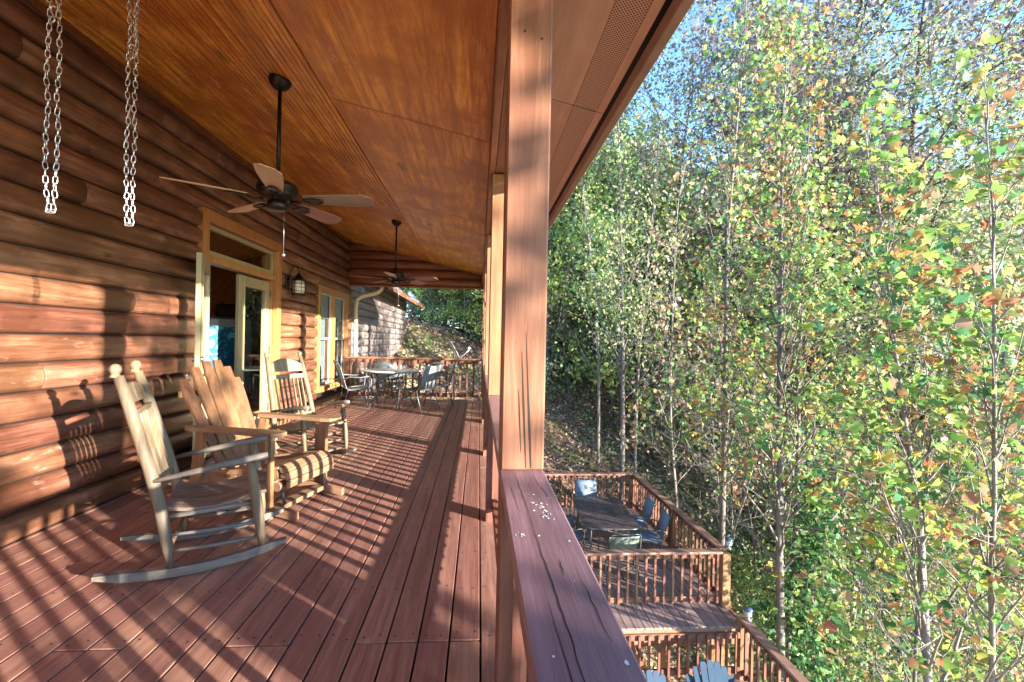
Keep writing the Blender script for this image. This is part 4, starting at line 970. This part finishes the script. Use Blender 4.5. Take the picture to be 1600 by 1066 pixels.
PAL = {
 'tulip': [((.17, .36, .07), 4), ((.32, .48, .08), 4), ((.08, .25, .09), 2.5), ((.46, .56, .09), 2.4), ((.62, .42, .08), 1), ((.56, .22, .06), .8), ((.42, .26, .12), .8)],
 'autumn': [((.42, .34, .22), 3), ((.50, .44, .28), 2.5), ((.34, .20, .11), 2), ((.56, .30, .12), 1), ((.20, .34, .12), 3), ((.38, .46, .16), 2.5), ((.28, .24, .19), 2.5)],
 'green': [((.12, .25, .08), 3), ((.21, .34, .09), 4), ((.33, .42, .12), 3.5), ((.07, .18, .09), 2), ((.46, .48, .17), 2.5), ((.48, .38, .20), 1.4)],
 'oak': [((.33, .26, .29), 4), ((.44, .37, .38), 3), ((.26, .25, .24), 3), ((.42, .38, .30), 2), ((.31, .20, .19), 2), ((.29, .34, .20), 1)],
 'pale': [((.48, .52, .32), 3), ((.58, .58, .40), 2.5), ((.36, .46, .20), 3), ((.26, .42, .16), 3), ((.52, .44, .30), 1.6)],
 'ivy': [((.04, .15, .06), 5), ((.08, .24, .09), 4), ((.14, .36, .10), 3), ((.24, .46, .11), 1.4), ((.30, .22, .13), .8)],
 'bright': [((.42, .56, .10), 4), ((.58, .62, .12), 3), ((.26, .42, .08), 3), ((.66, .54, .14), 2), ((.52, .28, .14), 1)],  # sunlit yellow green put into the leaf colour of trees standing in shade
 'rust': [((.46, .20, .07), 3), ((.36, .14, .06), 2), ((.56, .36, .10), 2), ((.30, .20, .12), 1.5)],
 'litter': [((.38, .26, .18), 4), ((.50, .38, .28), 4), ((.26, .16, .11), 4), ((.60, .48, .36), 2.4), ((.18, .11, .09), 3), ((.46, .24, .12), .8)],
}
PSC = {'oak': .55, 'tulip': .80, 'autumn': .95, 'pale': 1.0, 'green': 1.05, 'bright': 1.0, 'rust': .85}
def pal_cols(rs, pal, n, coh=None):
    P = [(tuple(x*PSC.get(pal, 1) for x in q[0]), q[1]) for q in PAL[pal]]; w_ = np.array([q[1] for q in P], float); w_ /= w_.sum(); C_ = np.array([q[0] for q in P])
    idx = rs.choice(len(P), n, p=w_); c = C_[idx]*rs.uniform(.75, 1.25, (n, 1)); return np.clip(c, 0, 1)
def leaf_arrays(rs, c, size, pal, flat=.0, shape='quad', up=None):
    n = len(c); u = rs.normal(size=(n, 3)); u[:, 2] = u[:, 2]*(1-flat)-.15*(1-flat); u /= np.linalg.norm(u, axis=1, keepdims=True)
    q = rs.normal(size=(n, 3)); q[:, 2] *= (1-flat*.9); v_ = q-u*(q*u).sum(1, keepdims=True); v_ /= np.linalg.norm(v_, axis=1, keepdims=True); nr = np.cross(u, v_)
    s = (size*(.45+1.1*rs.beta(1.6, 1.8, n)))[:, None]; col = pal_cols(rs, pal, n)
    if shape == 'quad':
        V = np.stack([c, c+s*(.45*u+.34*v_+.10*nr), c+s*u, c+s*(.45*u-.34*v_+.10*nr)], 1); F_ = np.arange(4*n).reshape(n, 4); return V.reshape(-1, 3), F_, np.repeat(col, 4, 0)
    # lobed leaf: fan round a point on the midrib, folded along it
    prof = [(0, 0), (.02, .26), (.26, .55), (.40, .22), (.68, .50), (.84, .20), (.90, .0)]; o_ = prof+[(a, -b) for a, b in prof[1:-1][::-1]]
    P_ = [c+s*(.42*u)]+[c+s*(a*u+b*v_+.32*abs(b)*nr+.10*a*a*nr) for a, b in o_]
    V = np.stack(P_, 1); k = V.shape[1]; b0 = np.arange(n)[:, None]*k
    q3 = np.concatenate([b0+np.array([[0, 1+i_, 1+(i_+1) % (k-1)]]) for i_ in range(k-1)]); return V.reshape(-1, 3), q3, np.repeat(col, k, 0)

class Tree:
    def __init__(s, seed): s.rs = np.random.RandomState(seed); s.r = random.Random(seed); s.mb = MB(); s.tips = []
    def path(s, p, d, L, n, wob, bend):
        P = [Vector(p)]; d = Vector(d).normalized()
        for i in range(n):
            d = (d+Vector((s.r.gauss(0, wob), s.r.gauss(0, wob), s.r.gauss(0, wob)+bend))).normalized(); P.append(P[-1]+d*(L/n))
        return P
    def branch(s, p, d, L, r, lvl, maxl, wob=.12, bend=.05, nsub=5, sides=5):
        n = 5 if lvl == 1 else 3 if lvl == 2 else 2
        P = s.path(p, d, L, n, wob, bend); m = len(P)
        s.mb.tube(P, [r*(1-.85*i/(m-1)) for i in range(m)], max(3, sides), False)
        if lvl >= maxl: s.tips.append((P, L)); return
        for k in range(nsub):
            t = .25+.75*(k+s.r.random())/nsub; f = t*(m-1); i = min(int(f), m-2); q = P[i].lerp(P[i+1], f-i); dd = (P[i+1]-P[i]).normalized()
            a = Vector((s.r.gauss(0, 1), s.r.gauss(0, 1), s.r.gauss(.15, .7))); a = (a-dd*a.dot(dd)).normalized()
            s.branch(q, dd*.75+a*.75, L*(.62-.25*t)*s.r.uniform(.8, 1.2), r*(1-.8*t)*.6+.0015, lvl+1, maxl, wob*1.2, bend, max(2, nsub-1), sides-1)
        s.tips.append((P[-2:], L/n))
    def trunk(s, H, r0, nb, c0, Lb, ang=(35, 60), wob=.02, lean=(0, 0), maxl=3, nsub=4, shape='cone', sides=8, bend=.05, base=-.8):
        n = 12; P = [Vector((0, 0, base))]; d = Vector((lean[0], lean[1], 1)).normalized()
        for i in range(n):
            d = (d+Vector((s.r.gauss(0, wob), s.r.gauss(0, wob), .02))).normalized(); P.append(P[-1]+d*((H-base)/n))
        R = [r0*(1.15 if i == 0 else 1)*(1-.86*(i/n)**1.1) for i in range(n+1)]; tb = MB(); tb.tube(P, R, sides, True)
        s.trunk_mb = tb; s.P = P
        for k in range(nb):
            t = c0+(1-c0)*((k+s.r.random())/nb)*.99; f = t*n; i = min(int(f), n-1); q = P[i].lerp(P[i+1], f-i); az = k*2.4+s.r.gauss(0, .4); el = radians(s.r.uniform(*ang)+(25*t if shape == 'cone' else 0))
            u = (t-c0)/(1-c0); Lf = (1.05-.75*u) if shape == 'cone' else (.45+1.0*sin(pi*min(1, .12+.8*u))) 
            s.branch(q, (cos(az)*cos(el), sin(az)*cos(el), sin(el)), Lb*Lf*s.r.uniform(.7, 1.25), R[i]*.38+.004, 1, maxl, .12, bend, nsub, 5)
    def leaves(s, n, size, pal, spread=.22, shape='quad', patch=None, flat=.0):
        if patch is None: patch = []
        wts = np.array([L for _, L in s.tips]); wts /= wts.sum(); clump = s.rs.uniform(.08, 1.0, len(wts))**(3.4 if shape == 'lobed' else 2.2); wts = wts*clump; wts /= wts.sum()
        idx = s.rs.choice(len(wts), n, p=wts); A = np.array([s.tips[i][0][0][:] for i in range(len(wts))]); B = np.array([s.tips[i][0][-1][:] for i in range(len(wts))])
        t = s.rs.uniform(0.1, 1.05, n)[:, None]; c = A[idx]*(1-t)+B[idx]*t+s.rs.normal(0, spread, (n, 3))
        out = []
        if patch:
            # colour changes from clump to clump
            pid = s.rs.choice(len(patch), len(wts), p=np.array([q[1] for q in patch])/sum(q[1] for q in patch)); lp = pid[idx]
            for j, (nm, _) in enumerate(patch):
                sel = lp == j
                if sel.any(): out.append(leaf_arrays(s.rs, c[sel], size, nm, flat, shape))
        else: out.append(leaf_arrays(s.rs, c, size, pal, flat, shape))
        V, F_, Cc, b0 = [], [], [], 0
        for a, b, c2 in out: V.append(a); F_.append(b+b0); Cc.append(c2); b0 += len(a)
        return np.concatenate(V), np.concatenate(F_), np.concatenate(Cc)
def make_tree(seed, bk, leafspec, **kw):
    T = Tree(seed); T.trunk(**kw); tm = T.trunk_mb.mesh('trunk', BK[bk]); bm_ = T.mb.mesh('branches', BK[bk if bk != 'pale' else 'pale'])
    V, F_, Cc = T.leaves(**leafspec); cm = np_mesh('crown', V, F_, LEAF, Cc)
    return tm, bm_, cm
def put_tree(tpl, loc, rz, sc, label, group, name='forest_tree', cat='tree', tilt=(0, 0)):
    e = empty(name, loc, 0, label=' '.join(label.split()[:16]), cat=cat, group=group); e.rotation_euler = (tilt[0], tilt[1], rz); e.scale = (sc, sc, sc)
    place('trunk', tpl[0], e); place('branches', tpl[1], e)
    if tpl[2] is not None: place('crown', tpl[2], e)
    return e
TPL = {
 'pole1': make_tree(11, 'grey', dict(n=8000, size=.115, pal='autumn', spread=.20, patch=[('autumn', 4), ('green', 2), ('pale', 2)]), H=19, r0=.13, nb=38, c0=.18, Lb=3.2, wob=.025, maxl=3, nsub=5),
 'pole2': make_tree(12, 'pale', dict(n=8000, size=.115, pal='pale', spread=.20, patch=[('pale', 3), ('autumn', 2), ('green', 2)]), H=17, r0=.10, nb=36, c0=.15, Lb=3.0, wob=.03, maxl=3, nsub=5),
 'broad1': make_tree(13, 'grey', dict(n=24000, size=.145, pal='green', spread=.30, patch=[('green', 3), ('pale', 3), ('autumn', 1)]), H=18, r0=.22, nb=34, c0=.20, Lb=5.0, ang=(5, 55), wob=.03, maxl=3, nsub=5, shape='round'),
 'broad2': make_tree(14, 'dark', dict(n=24000, size=.14, pal='autumn', spread=.30, patch=[('autumn', 4), ('oak', 2), ('green', 1)]), H=17, r0=.26, nb=32, c0=.22, Lb=5.4, ang=(5, 50), wob=.04, maxl=3, nsub=5, shape='round'),
 'broad3': make_tree(15, 'dark', dict(n=23000, size=.14, pal='pale', spread=.30, patch=[('pale', 4), ('autumn', 2), ('green', 1)]), H=19, r0=.20, nb=34, c0=.18, Lb=4.6, ang=(5, 55), wob=.03, maxl=3, nsub=5, shape='round'),
 'sap1': make_tree(21, 'pale', dict(n=2600, size=.085, pal='tulip', spread=.12, patch=[('green', 2), ('autumn', 3), ('tulip', 2)]), H=5.5, r0=.028, nb=24, c0=.12, Lb=1.5, wob=.05, maxl=3, nsub=4, sides=5, base=-.3),
 'sap2': make_tree(22, 'grey', dict(n=1800, size=.08, pal='autumn', spread=.12, patch=[('autumn', 3), ('pale', 1)]), H=6.5, r0=.03, nb=26, c0=.10, Lb=1.7, wob=.05, maxl=3, nsub=4, sides=5, base=-.3),
 'sap3': make_tree(23, 'grey', dict(n=4200, size=.085, pal='green', spread=.16, patch=[('green', 3), ('pale', 2), ('autumn', 1)]), H=4.0, r0=.03, nb=20, c0=.06, Lb=1.5, ang=(5, 60), wob=.07, maxl=2, nsub=5, shape='round', sides=5, base=-.3),
 'stick': make_tree(24, 'pale', dict(n=420, size=.085, pal='autumn', spread=.1, patch=[('autumn', 2), ('tulip', 1)]), H=7.5, r0=.028, nb=26, c0=.10, Lb=1.4, ang=(15, 60), wob=.05, maxl=3, nsub=4, sides=5, base=-.3),
 'bright': make_tree(26, 'grey', dict(n=7000, size=.15, pal='bright', spread=.20), H=6.0, r0=.06, nb=26, c0=.10, Lb=2.2, ang=(0, 55), wob=.05, maxl=3, nsub=4, shape='round', sides=5, base=-.3),
 'thicket': make_tree(25, 'pale', dict(n=700, size=.075, pal='autumn', spread=.12, patch=[('autumn', 3), ('tulip', 1)]), H=3.6, r0=.02, nb=26, c0=.04, Lb=1.7, ang=(0, 65), wob=.10, maxl=3, nsub=4, shape='round', sides=4, base=-.3),
}
R3 = random.Random(99)
taken = []
def free(x, y, d): return all((x-a)**2+(y-b)**2 > d*d for a, b in taken)
def gz_(x, y): return float(ground_h(x, y))
# hero trees near the porch --------------------------------------------------
hero = [
 (5.34, 4.83, dict(seed=31, bk='pale', leafspec=dict(n=1500, size=.105, pal='tulip', spread=.12, shape='lobed', flat=.35, patch=[('tulip', 3), ('rust', .8)]), H=10.9, r0=.062, nb=38, c0=.40, Lb=1.9, wob=.022, maxl=3, nsub=4), 'nearest pale trunk at the right with large green and orange lobed leaves'),
 (5.52, 5.10, dict(seed=32, bk='grey', leafspec=dict(n=260, size=.12, pal='tulip', spread=.15, shape='lobed', flat=.35), H=9.2, r0=.032, nb=26, c0=.35, Lb=1.7, wob=.03, maxl=2, nsub=3), 'thin grey stem standing just left of the nearest pale trunk'),
 (6.30, 5.20, dict(seed=33, bk='pale', leafspec=dict(n=1300, size=.095, pal='tulip', spread=.12, shape='lobed', flat=.35, patch=[('tulip', 3), ('rust', .7)]), H=10.8, r0=.046, nb=34, c0=.42, Lb=1.9, wob=.03, maxl=3, nsub=4, lean=(-.03, .0)), 'pale slender tulip tree nearest the right edge of the view'),
 (7.15, 5.55, dict(seed=34, bk='pale', leafspec=dict(n=1000, size=.095, pal='tulip', spread=.12, shape='lobed', flat=.35, patch=[('tulip', 3), ('rust', .7)]), H=11.0, r0=.040, nb=30, c0=.42, Lb=1.9, wob=.03, maxl=3, nsub=4, lean=(.05, .0)), 'pale leaning stem at the right edge of the view'),
 (5.36, 7.63, dict(seed=35, bk='grey', leafspec=dict(n=5600, size=.078, pal='tulip', spread=.14, shape='lobed', flat=.3, patch=[('tulip', 3), ('rust', 1.0), ('green', 2), ('autumn', 1)]), H=12.2, r0=.080, nb=64, c0=.30, Lb=2.3, ang=(30, 58), wob=.012, maxl=3, nsub=3), 'twin grey trunk beside the deck corner with ascending twiggy limbs'),
 (5.70, 7.86, dict(seed=36, bk='grey', leafspec=dict(n=800, size=.08, pal='tulip', spread=.2, shape='lobed', flat=.3), H=12.0, r0=.055, nb=30, c0=.4, Lb=1.6, wob=.02, maxl=2, nsub=4), 'slimmer stem growing against the twin grey trunk'),
 (5.09, 9.16, dict(seed=37, bk='grey', leafspec=dict(n=1500, size=.085, pal='tulip', spread=.22, shape='lobed', flat=.3, patch=[('autumn', 2), ('tulip', 2)]), H=12.8, r0=.072, nb=40, c0=.3, Lb=2.2, wob=.022, maxl=3, nsub=4), 'straight grey trunk rising just behind the dining deck corner'),
 (3.72, 13.8, dict(seed=38, bk='pale', leafspec=dict(n=1500, size=.10, pal='green', spread=.2), H=11, r0=.055, nb=26, c0=.3, Lb=1.6, wob=.025, maxl=2, nsub=4), 'thin pale stem nearest the cap rail on the leafy slope'),
 (4.20, 13.0, dict(seed=39, bk='grey', leafspec=dict(n=1600, size=.12, pal='green', spread=.22), H=11.8, r0=.085, nb=36, c0=.3, Lb=2.2, wob=.015, maxl=2, nsub=4), 'grey trunk second from the cap rail on the leafy slope'),
 (4.75, 13.3, dict(seed=40, bk='pale', leafspec=dict(n=1300, size=.11, pal='pale', spread=.20), H=11.4, r0=.055, nb=34, c0=.28, Lb=2.0, wob=.02, maxl=2, nsub=4), 'pale trunk third from the cap rail on the leafy slope'),
 (5.0, 10.9, dict(seed=41, bk='pale', leafspec=dict(n=900, size=.12, pal='autumn', spread=.2), H=10, r0=.045, nb=24, c0=.25, Lb=1.5, wob=.05, maxl=2, nsub=4), 'crooked pale sapling curving up beside the dining deck'),
 (6.2, 16.4, dict(seed=42, bk='dark', leafspec=dict(n=12000, size=.12, pal='pale', spread=.3, patch=[('pale', 3), ('green', 2)]), H=13, r0=.17, nb=30, c0=.32, Lb=4.2, ang=(15, 55), wob=.03, maxl=3, nsub=5, shape='round', lean=(.10, 0)), 'dark leaning trunk with pale green crown behind the grey stems'),
 (8.9, 14.2, dict(seed=43, bk='dark', leafspec=dict(n=40000, size=.125, pal='oak', spread=.30), H=18.5, r0=.20, nb=30, c0=.42, Lb=4.8, ang=(15, 50), wob=.03, maxl=3, nsub=5, shape='round', lean=(.22, -.02)), 'dark oak leaning right with a wide purple brown crown against the sky'),
 (12.2, 12.4, dict(seed=44, bk='dark', leafspec=dict(n=26000, size=.125, pal='oak', spread=.34, patch=[('oak', 2), ('autumn', 2)]), H=19.5, r0=.17, nb=26, c0=.35, Lb=4.0, ang=(15, 55), wob=.05, maxl=3, nsub=5, shape='round', lean=(.05, 0)), 'dark crooked oak at the right behind the tulip trees'),
 (3.0, 20.0, dict(seed=45, bk='grey', leafspec=dict(n=18000, size=.12, pal='pale', spread=.3, patch=[('green', 1), ('bright', 2), ('pale', 3)]), H=15.0, r0=.17, nb=30, c0=.2, Lb=4.0, ang=(15, 55), wob=.03, maxl=3, nsub=5, shape='round'), 'full green tree just right of the soffit edge'),  # leaf colours lightened in place of sun on this shaded tree
]
for (x, y, kw, lab) in hero:
    tp = make_tree(**kw); put_tree(tp, (x, y, gz_(x, y)), 0, 1, lab, None, 'tree'); taken.append((x, y))
# ivy climbing the twin trunk, and bushes
def vine(loc, n, h, r, label, pal='ivy', seed=1, size=.11, cat='ivy', name='climbing_ivy'):
    rs = np.random.RandomState(seed); z = rs.uniform(0, 1, n)**.8*h; rad = np.abs(rs.normal(0, 1, n))*r*(1.25-.6*z/h); a = rs.uniform(0, 2*pi, n)
    c = np.stack([rad*np.cos(a), rad*np.sin(a), z], -1); c[:, :2] += .35*r*np.sin(z[:, None]*2.1+np.array([0, 1.3]))
    V, F_, Cc = leaf_arrays(rs, c, size, pal, .2); e = empty(name, loc, label=label, cat=cat); place('foliage', np_mesh('foliage', V, F_, LEAF, Cc), e)
    st = MB()
    for k in range(7):
        a = k*.9; st.tube([(r*.3*cos(a+t*.8), r*.3*sin(a+t*.8), h*t*.24) for t in range(4)], .012, 4, False)
    st.build('stems', BK['grey'], e); return e
vine((5.75, 7.55, gz_(5.75, 7.55)), 3000, 5.0, .36, 'column of dark and bright ivy climbing beside the twin grey trunk', seed=3)
vine((6.9, 8.6, gz_(6.9, 8.6)), 2600, 3.2, .7, 'bright green leafy bush right of the ivy column', 'tulip', 4, .12, 'bush', 'green_bush')
vine((9.6, 12.6, gz_(9.6, 12.6)), 3600, 4.5, .9, 'dark ivy covered stump among the far trunks', 'ivy', 5, .14)
vine((5.5, 10.0, gz_(5.5, 10.0)), 1800, 1.5, .55, 'low green shrub behind the solar light post', 'green', 6, .10, 'bush', 'green_bush')
# fallen pale limb reaching across the slope
def limb(pts, r, label):
    e = empty('bare_limb', pts[0], label=label, cat='branch'); T = Tree(int(r*1e4)); P = [Vector(p)-Vector(pts[0]) for p in pts]; m = len(P)
    T.mb.tube(P, [r*(1-.75*i/(m-1)) for i in range(m)], 6, True)
    for i in range(1, m-1):
        for k in range(3):
            T.branch(P[i], (P[i+1]-P[i]).normalized()+Vector((T.r.gauss(0, .6), T.r.gauss(0, .6), T.r.gauss(.2, .6))), .55, r*.35, 2, 3, .15, 0, 3, 4)
    T.mb.build('limb', BK['pale'], e)
limb([(4.0, 10.4, -.55), (4.6, 9.9, -.95), (5.3, 9.4, -1.35), (5.9, 8.9, -1.8)], .022, 'bare pale branch slanting down across the grey trunks')
limb([(4.3, 10.8, -1.35), (5.0, 10.2, -1.40), (5.8, 9.7, -1.45), (6.5, 9.3, -1.6)], .02, 'bare pale branch lying level behind the deck corner')
limb([(6.3, 5.6, -2.8), (5.6, 5.9, -2.2), (4.95, 6.1, -1.5), (4.4, 6.4, -.7)], .014, 'thin bare branch arching up from the ivy slope')
# forest -----------------------------------------------------------------
names = {'pole1': 'tall slender grey tree with thin autumn leaves in the wood', 'pole2': 'slender pale barked tree in the wood', 'broad1': 'broad green crowned tree in the wood', 'broad2': 'dark trunked tree with brown crown in the wood', 'broad3': 'tall tree with pale yellow green crown in the wood',
         'sap1': 'young leafy sapling on the wooded slope', 'sap2': 'thin rusty leaved sapling on the wooded slope', 'sap3': 'bushy green shrub on the wooded slope', 'stick': 'nearly bare pale pole on the wooded slope'}
def where(x, y):
    a = math.degrees(atan2(x, y)); d = hypot(x, y)
    sec = 'beyond the far railing' if a < 2 else 'beside the soffit edge' if a < 15 else 'left of the middle' if a < 24 else 'in the middle of the wood' if a < 33 else 'right of the middle' if a < 42 else 'in the right part of the wood' if a < 50 else 'at the right border'
    dd = 'close' if d < 13 else 'nearby' if d < 19 else 'midway' if d < 28 else 'far back' if d < 44 else 'very far back'
    return (dd+' '+sec)
names = {'pole1': 'slender grey tree with thin autumn leaves', 'pole2': 'slender pale barked tree', 'broad1': 'broad green crowned tree', 'broad2': 'dark trunked tree with brown crown', 'broad3': 'tree with pale yellow green crown',
         'sap1': 'young leafy sapling', 'sap2': 'thin rusty leaved sapling', 'sap3': 'bushy green shrub', 'stick': 'nearly bare pale pole', 'thicket': 'twiggy bare thicket', 'bright': 'young tree coloured sunlit yellow green'}
def ok(x, y):
    if x < .9 and y < 20.5 + max(0, x)*0: return False
    if x < -2.0 and y < 24: return False
    if x < 5.0 and y < 12.6: return False
    if x < 5.4 and y < 18.5: return False
    if -2 < x < 1.2 and y < 24: return False
    return True
def scatter(n, rmin, rmax, keys, sep, smin, smax, power=.6, amin=-14, amax=64):
    c = 0; tries = 0
    while c < n and tries < n*40:
        tries += 1
        r_ = rmin+(rmax-rmin)*R3.random()**power; a = radians(R3.uniform(amin, amax)); x, y = r_*sin(a), r_*cos(a)
        if not ok(x, y) or not free(x, y, sep): continue
        k = R3.choice(keys); taken.append((x, y)); sc = R3.uniform(smin, smax)*(.74 if a < radians(26) and k[:3] in ('pol', 'bro') else 1)
        put_tree(TPL[k], (x, y, gz_(x, y)-.1), R3.uniform(0, 6.28), sc, names[k]+' '+where(x, y), 'trees of the wood' if k[:3] in ('pol', 'bro') else 'saplings and shrubs of the wood', 'forest_tree' if k[:3] in ('pol', 'bro') else 'sapling', 'tree' if k[:3] in ('pol', 'bro') else 'sapling', (R3.gauss(0, .04), R3.gauss(0, .04)))
        c += 1
scatter(24, 14.5, 27, ['pole1', 'pole2', 'broad1', 'broad2', 'broad3'], 1.5, .50, .82, .7, 8, 58)
scatter(58, 22, 46, ['broad1', 'broad2', 'broad3', 'pole1'], 2.4, .50, .74, .7)
scatter(70, 40, 85, ['broad1', 'broad2', 'broad3'], 3.4, .5, .8, .8)
for q in range(26):
    a = radians(R3.uniform(-13, 1)); r_ = R3.uniform(23.5, 46); x, y = r_*sin(a), r_*cos(a)
    put_tree(TPL['broad1' if q % 3 else 'broad3'], (x, y, gz_(x, y)-.2), R3.random()*6, R3.uniform(.5, .75), names['broad1' if q % 3 else 'broad3']+' '+where(x, y), 'trees of the wood', 'forest_tree', 'tree')
scatter(80, 9.0, 23, ['sap1', 'sap2', 'stick', 'stick', 'thicket', 'thicket', 'stick'], .7, .7, 1.25, .8, 6, 60)
scatter(80, 16, 40, ['sap1', 'sap2', 'sap3', 'stick', 'thicket'], .8, .9, 1.6, .8, -8, 60)
for (x, y, k, sc) in ((4.0, 19.6, 'sap3', 1.7), (5.6, 18.9, 'bright', 1.2), (3.0, 21.5, 'sap3', 2.0), (5.0, 21.5, 'sap3', 2.2), (7.2, 19.5, 'sap1', 1.7), (2.2, 23.5, 'sap3', 2.4), (6.4, 22.5, 'bright', 1.6), (4.2, 24.5, 'sap3', 2.8), (8.6, 22.0, 'sap3', 2.3), (6.6, 26, 'sap3', 3.0), (9.8, 25, 'bright', 2.0), (12.5, 22, 'sap3', 2.4), (11.4, 18.2, 'sap1', 1.7), (9.4, 17.0, 'bright', 1.2), (7.4, 15.6, 'sap1', 1.3), (14.5, 19, 'bright', 1.6), (17, 20, 'sap3', 2.8), (-.6, 21.8, 'bright', .75), (1.0, 22.2, 'bright', .9), (-1.9, 25.2, 'bright', .8), (.2, 25.0, 'bright', 1.0), (-3.6, 27.5, 'bright', 1.0), (-1.0, 36, 'sap3', 3.4), (-4.2, 37, 'sap3', 3.4), (2.4, 36, 'sap3', 3.4), (-6.5, 36, 'sap3', 3.4), (-2.6, 27, 'sap3', 2.4), (-.6, 28.5, 'sap3', 2.6), (1.2, 27.5, 'sap3', 2.3), (-4.5, 30, 'sap3', 2.6), (-2.0, 33, 'sap3', 3.0), (.6, 33.5, 'sap3', 3.0), (-1.8, 24.5, 'sap1', 1.3), (-.4, 24, 'sap1', 1.2), (.9, 25.2, 'sap1', 1.4), (-3.4, 24.2, 'sap1', 1.3), (-2.4, 22.6, 'sap3', .9), (-1.2, 23.4, 'sap1', 1.0), (.3, 22.8, 'sap2', .8), (-.2, 25.6, 'sap3', 1.7), (-3.0, 25.9, 'sap3', 1.7), (1.2, 24.0, 'sap3', 1.2)):
    put_tree(TPL[k], (x, y, gz_(x, y)-.1), R3.random()*6, sc, names[k]+' '+where(x, y)+', deep in the undergrowth', 'saplings and shrubs of the wood', 'sapling', 'sapling')
# sparse tree on the sunny side behind the viewpoint; it dapples the post and the wall
dt = make_tree(77, 'grey', dict(n=420, size=.22, pal='tulip', spread=.14), H=21, r0=.08, nb=26, c0=.55, Lb=2.6, maxl=2, nsub=3)
put_tree(dt, (12.3, -8.1, gz_(12.3, -8.1)), .4, 1, 'sparse tall tree on the sunny slope behind the viewpoint', None, 'tree')
dt2 = make_tree(78, 'grey', dict(n=560, size=.17, pal="tulip", spread=.08, shape='lobed'), H=15.5, r0=.045, nb=18, c0=.55, Lb=1.7, maxl=2, nsub=3)
put_tree(dt2, (6.8, -3.75, gz_(6.8, -3.75)), 1.1, 1, 'sparse young tulip tree close behind the viewpoint', None, 'tree')
# ground cover: ivy, and dry leaves -------------------------------------
def cover(n, xr, yr, pal, size, name, label, mask, seed, lift=.03, flat=.75, m=None):
    rs = np.random.RandomState(seed); x = rs.uniform(*xr, n); y = rs.uniform(*yr, n); k = mask(x, y, rs); x, y = x[k], y[k]
    z = ground_h(x, y)+np.abs(rs.normal(0, lift, len(x)))+.012; V, F_, Cc = leaf_arrays(rs, np.stack([x, y, z], -1), size, pal, flat)
    o = place(name, np_mesh(name, V, F_, m or LEAF, Cc)); tag(o, label, None, None, 'stuff')
def nz(x, y): return np.sin(x*1.3+np.sin(y*.9))*np.cos(y*1.1+np.sin(x*.8))
out = lambda x, y: ~((x < 4.3) & (y < 11.9))
cover(150000, (4.2, 15), (3.5, 17), 'ivy', .075, 'ivy_ground_cover', 'dark ivy carpeting the slope beside the decks', lambda x, y, r: out(x, y) & (nz(x, y)+r.normal(0, .25, len(x)) > -.35) & (y-.6*x < 8.5+r.normal(0, .8, len(x))), 61, .09, .45)
cover(150000, (-4, 14), (2.5, 25), 'litter', .10, 'fallen_leaves', 'dry brown leaves covering the slope', lambda x, y, r: out(x, y) & ~((x < 1) & (y < 12)) & (r.uniform(size=len(x)) < 1.0), 62, .02, .8, LITTER)
cover(40000, (0, 4.3), (1.0, 11.9), 'litter', .10, 'leaves_under_deck', 'dry leaves on the ground below the decks', lambda x, y, r: r.uniform(size=len(x)) < .5, 63, .02, .8, LITTER)
cover(60000, (3, 40), (20, 50), 'green', .22, 'undergrowth', 'low green undergrowth on the forest floor', lambda x, y, r: (nz(x*.4, y*.4) > -.3), 64, .15, .3)
cover(60000, (4, 34), (9, 34), 'pale', .13, 'pale_undergrowth', 'pale grass and weeds between the trunks', lambda x, y, r: (nz(x*.5+2, y*.5) > -.2) & out(x, y), 65, .12, .2)
# leaves lying on the lower deck
rs = np.random.RandomState(70); n = 60; c = np.stack([rs.uniform(1.2, 4.0, n), rs.uniform(6.8, 11.4, n), np.full(n, LZ+.012)], -1)
V, F_, Cc = leaf_arrays(rs, c, .09, 'litter', .92); o = place('deck_leaves', np_mesh('deck_leaves', V, F_, LITTER, Cc)); tag(o, 'scattered dry leaves lying on the lower deck boards', None, None, 'stuff')
#@@END
# satellite dish
sd = empty('satellite_dish', (-.78, 15.1, 0), radians(8), label='pale satellite dish on a pole beyond the far railing', cat='satellite dish')
mb = MB(); V = []; Rn = 6; An = 20
for i in range(Rn+1):
    for k in range(An):
        r_ = .36*i/Rn; a = 2*pi*k/An; V.append((.35*r_*r_-.02, r_*cos(a)*.9, r_*sin(a)))
Rm = Matrix.Rotation(radians(-28), 3, 'Y'); V = [Rm @ Vector(v)+Vector((0, 0, .98)) for v in V]
mb.add(V, [(i*An+k, i*An+(k+1) % An, (i+1)*An+(k+1) % An, (i+1)*An+k) for i in range(Rn) for k in range(An)], True); o = mb.build('reflector', M['white'], sd); md = o.modifiers.new('t', 'SOLIDIFY'); md.thickness = .015
MB().tube([(-.04, 0, .90), (-.06, 0, -1.5)], .03, 8).build('mast', M['steel'], sd)
MB().tube([(.0, 0, .72), (.30, 0, .86), (.47, 0, 1.02)], .016, 7).build('feed_arm', M['white'], sd)
mb = MB(); mb.tube([(.43, 0, 1.05), (.50, 0, 1.12)], .045, 10); mb.tube([(.46, -.09, 1.06), (.46, .09, 1.06)], .03, 8); mb.build('feed_horn', M['white'], sd)
print('objects', len(S.objects))
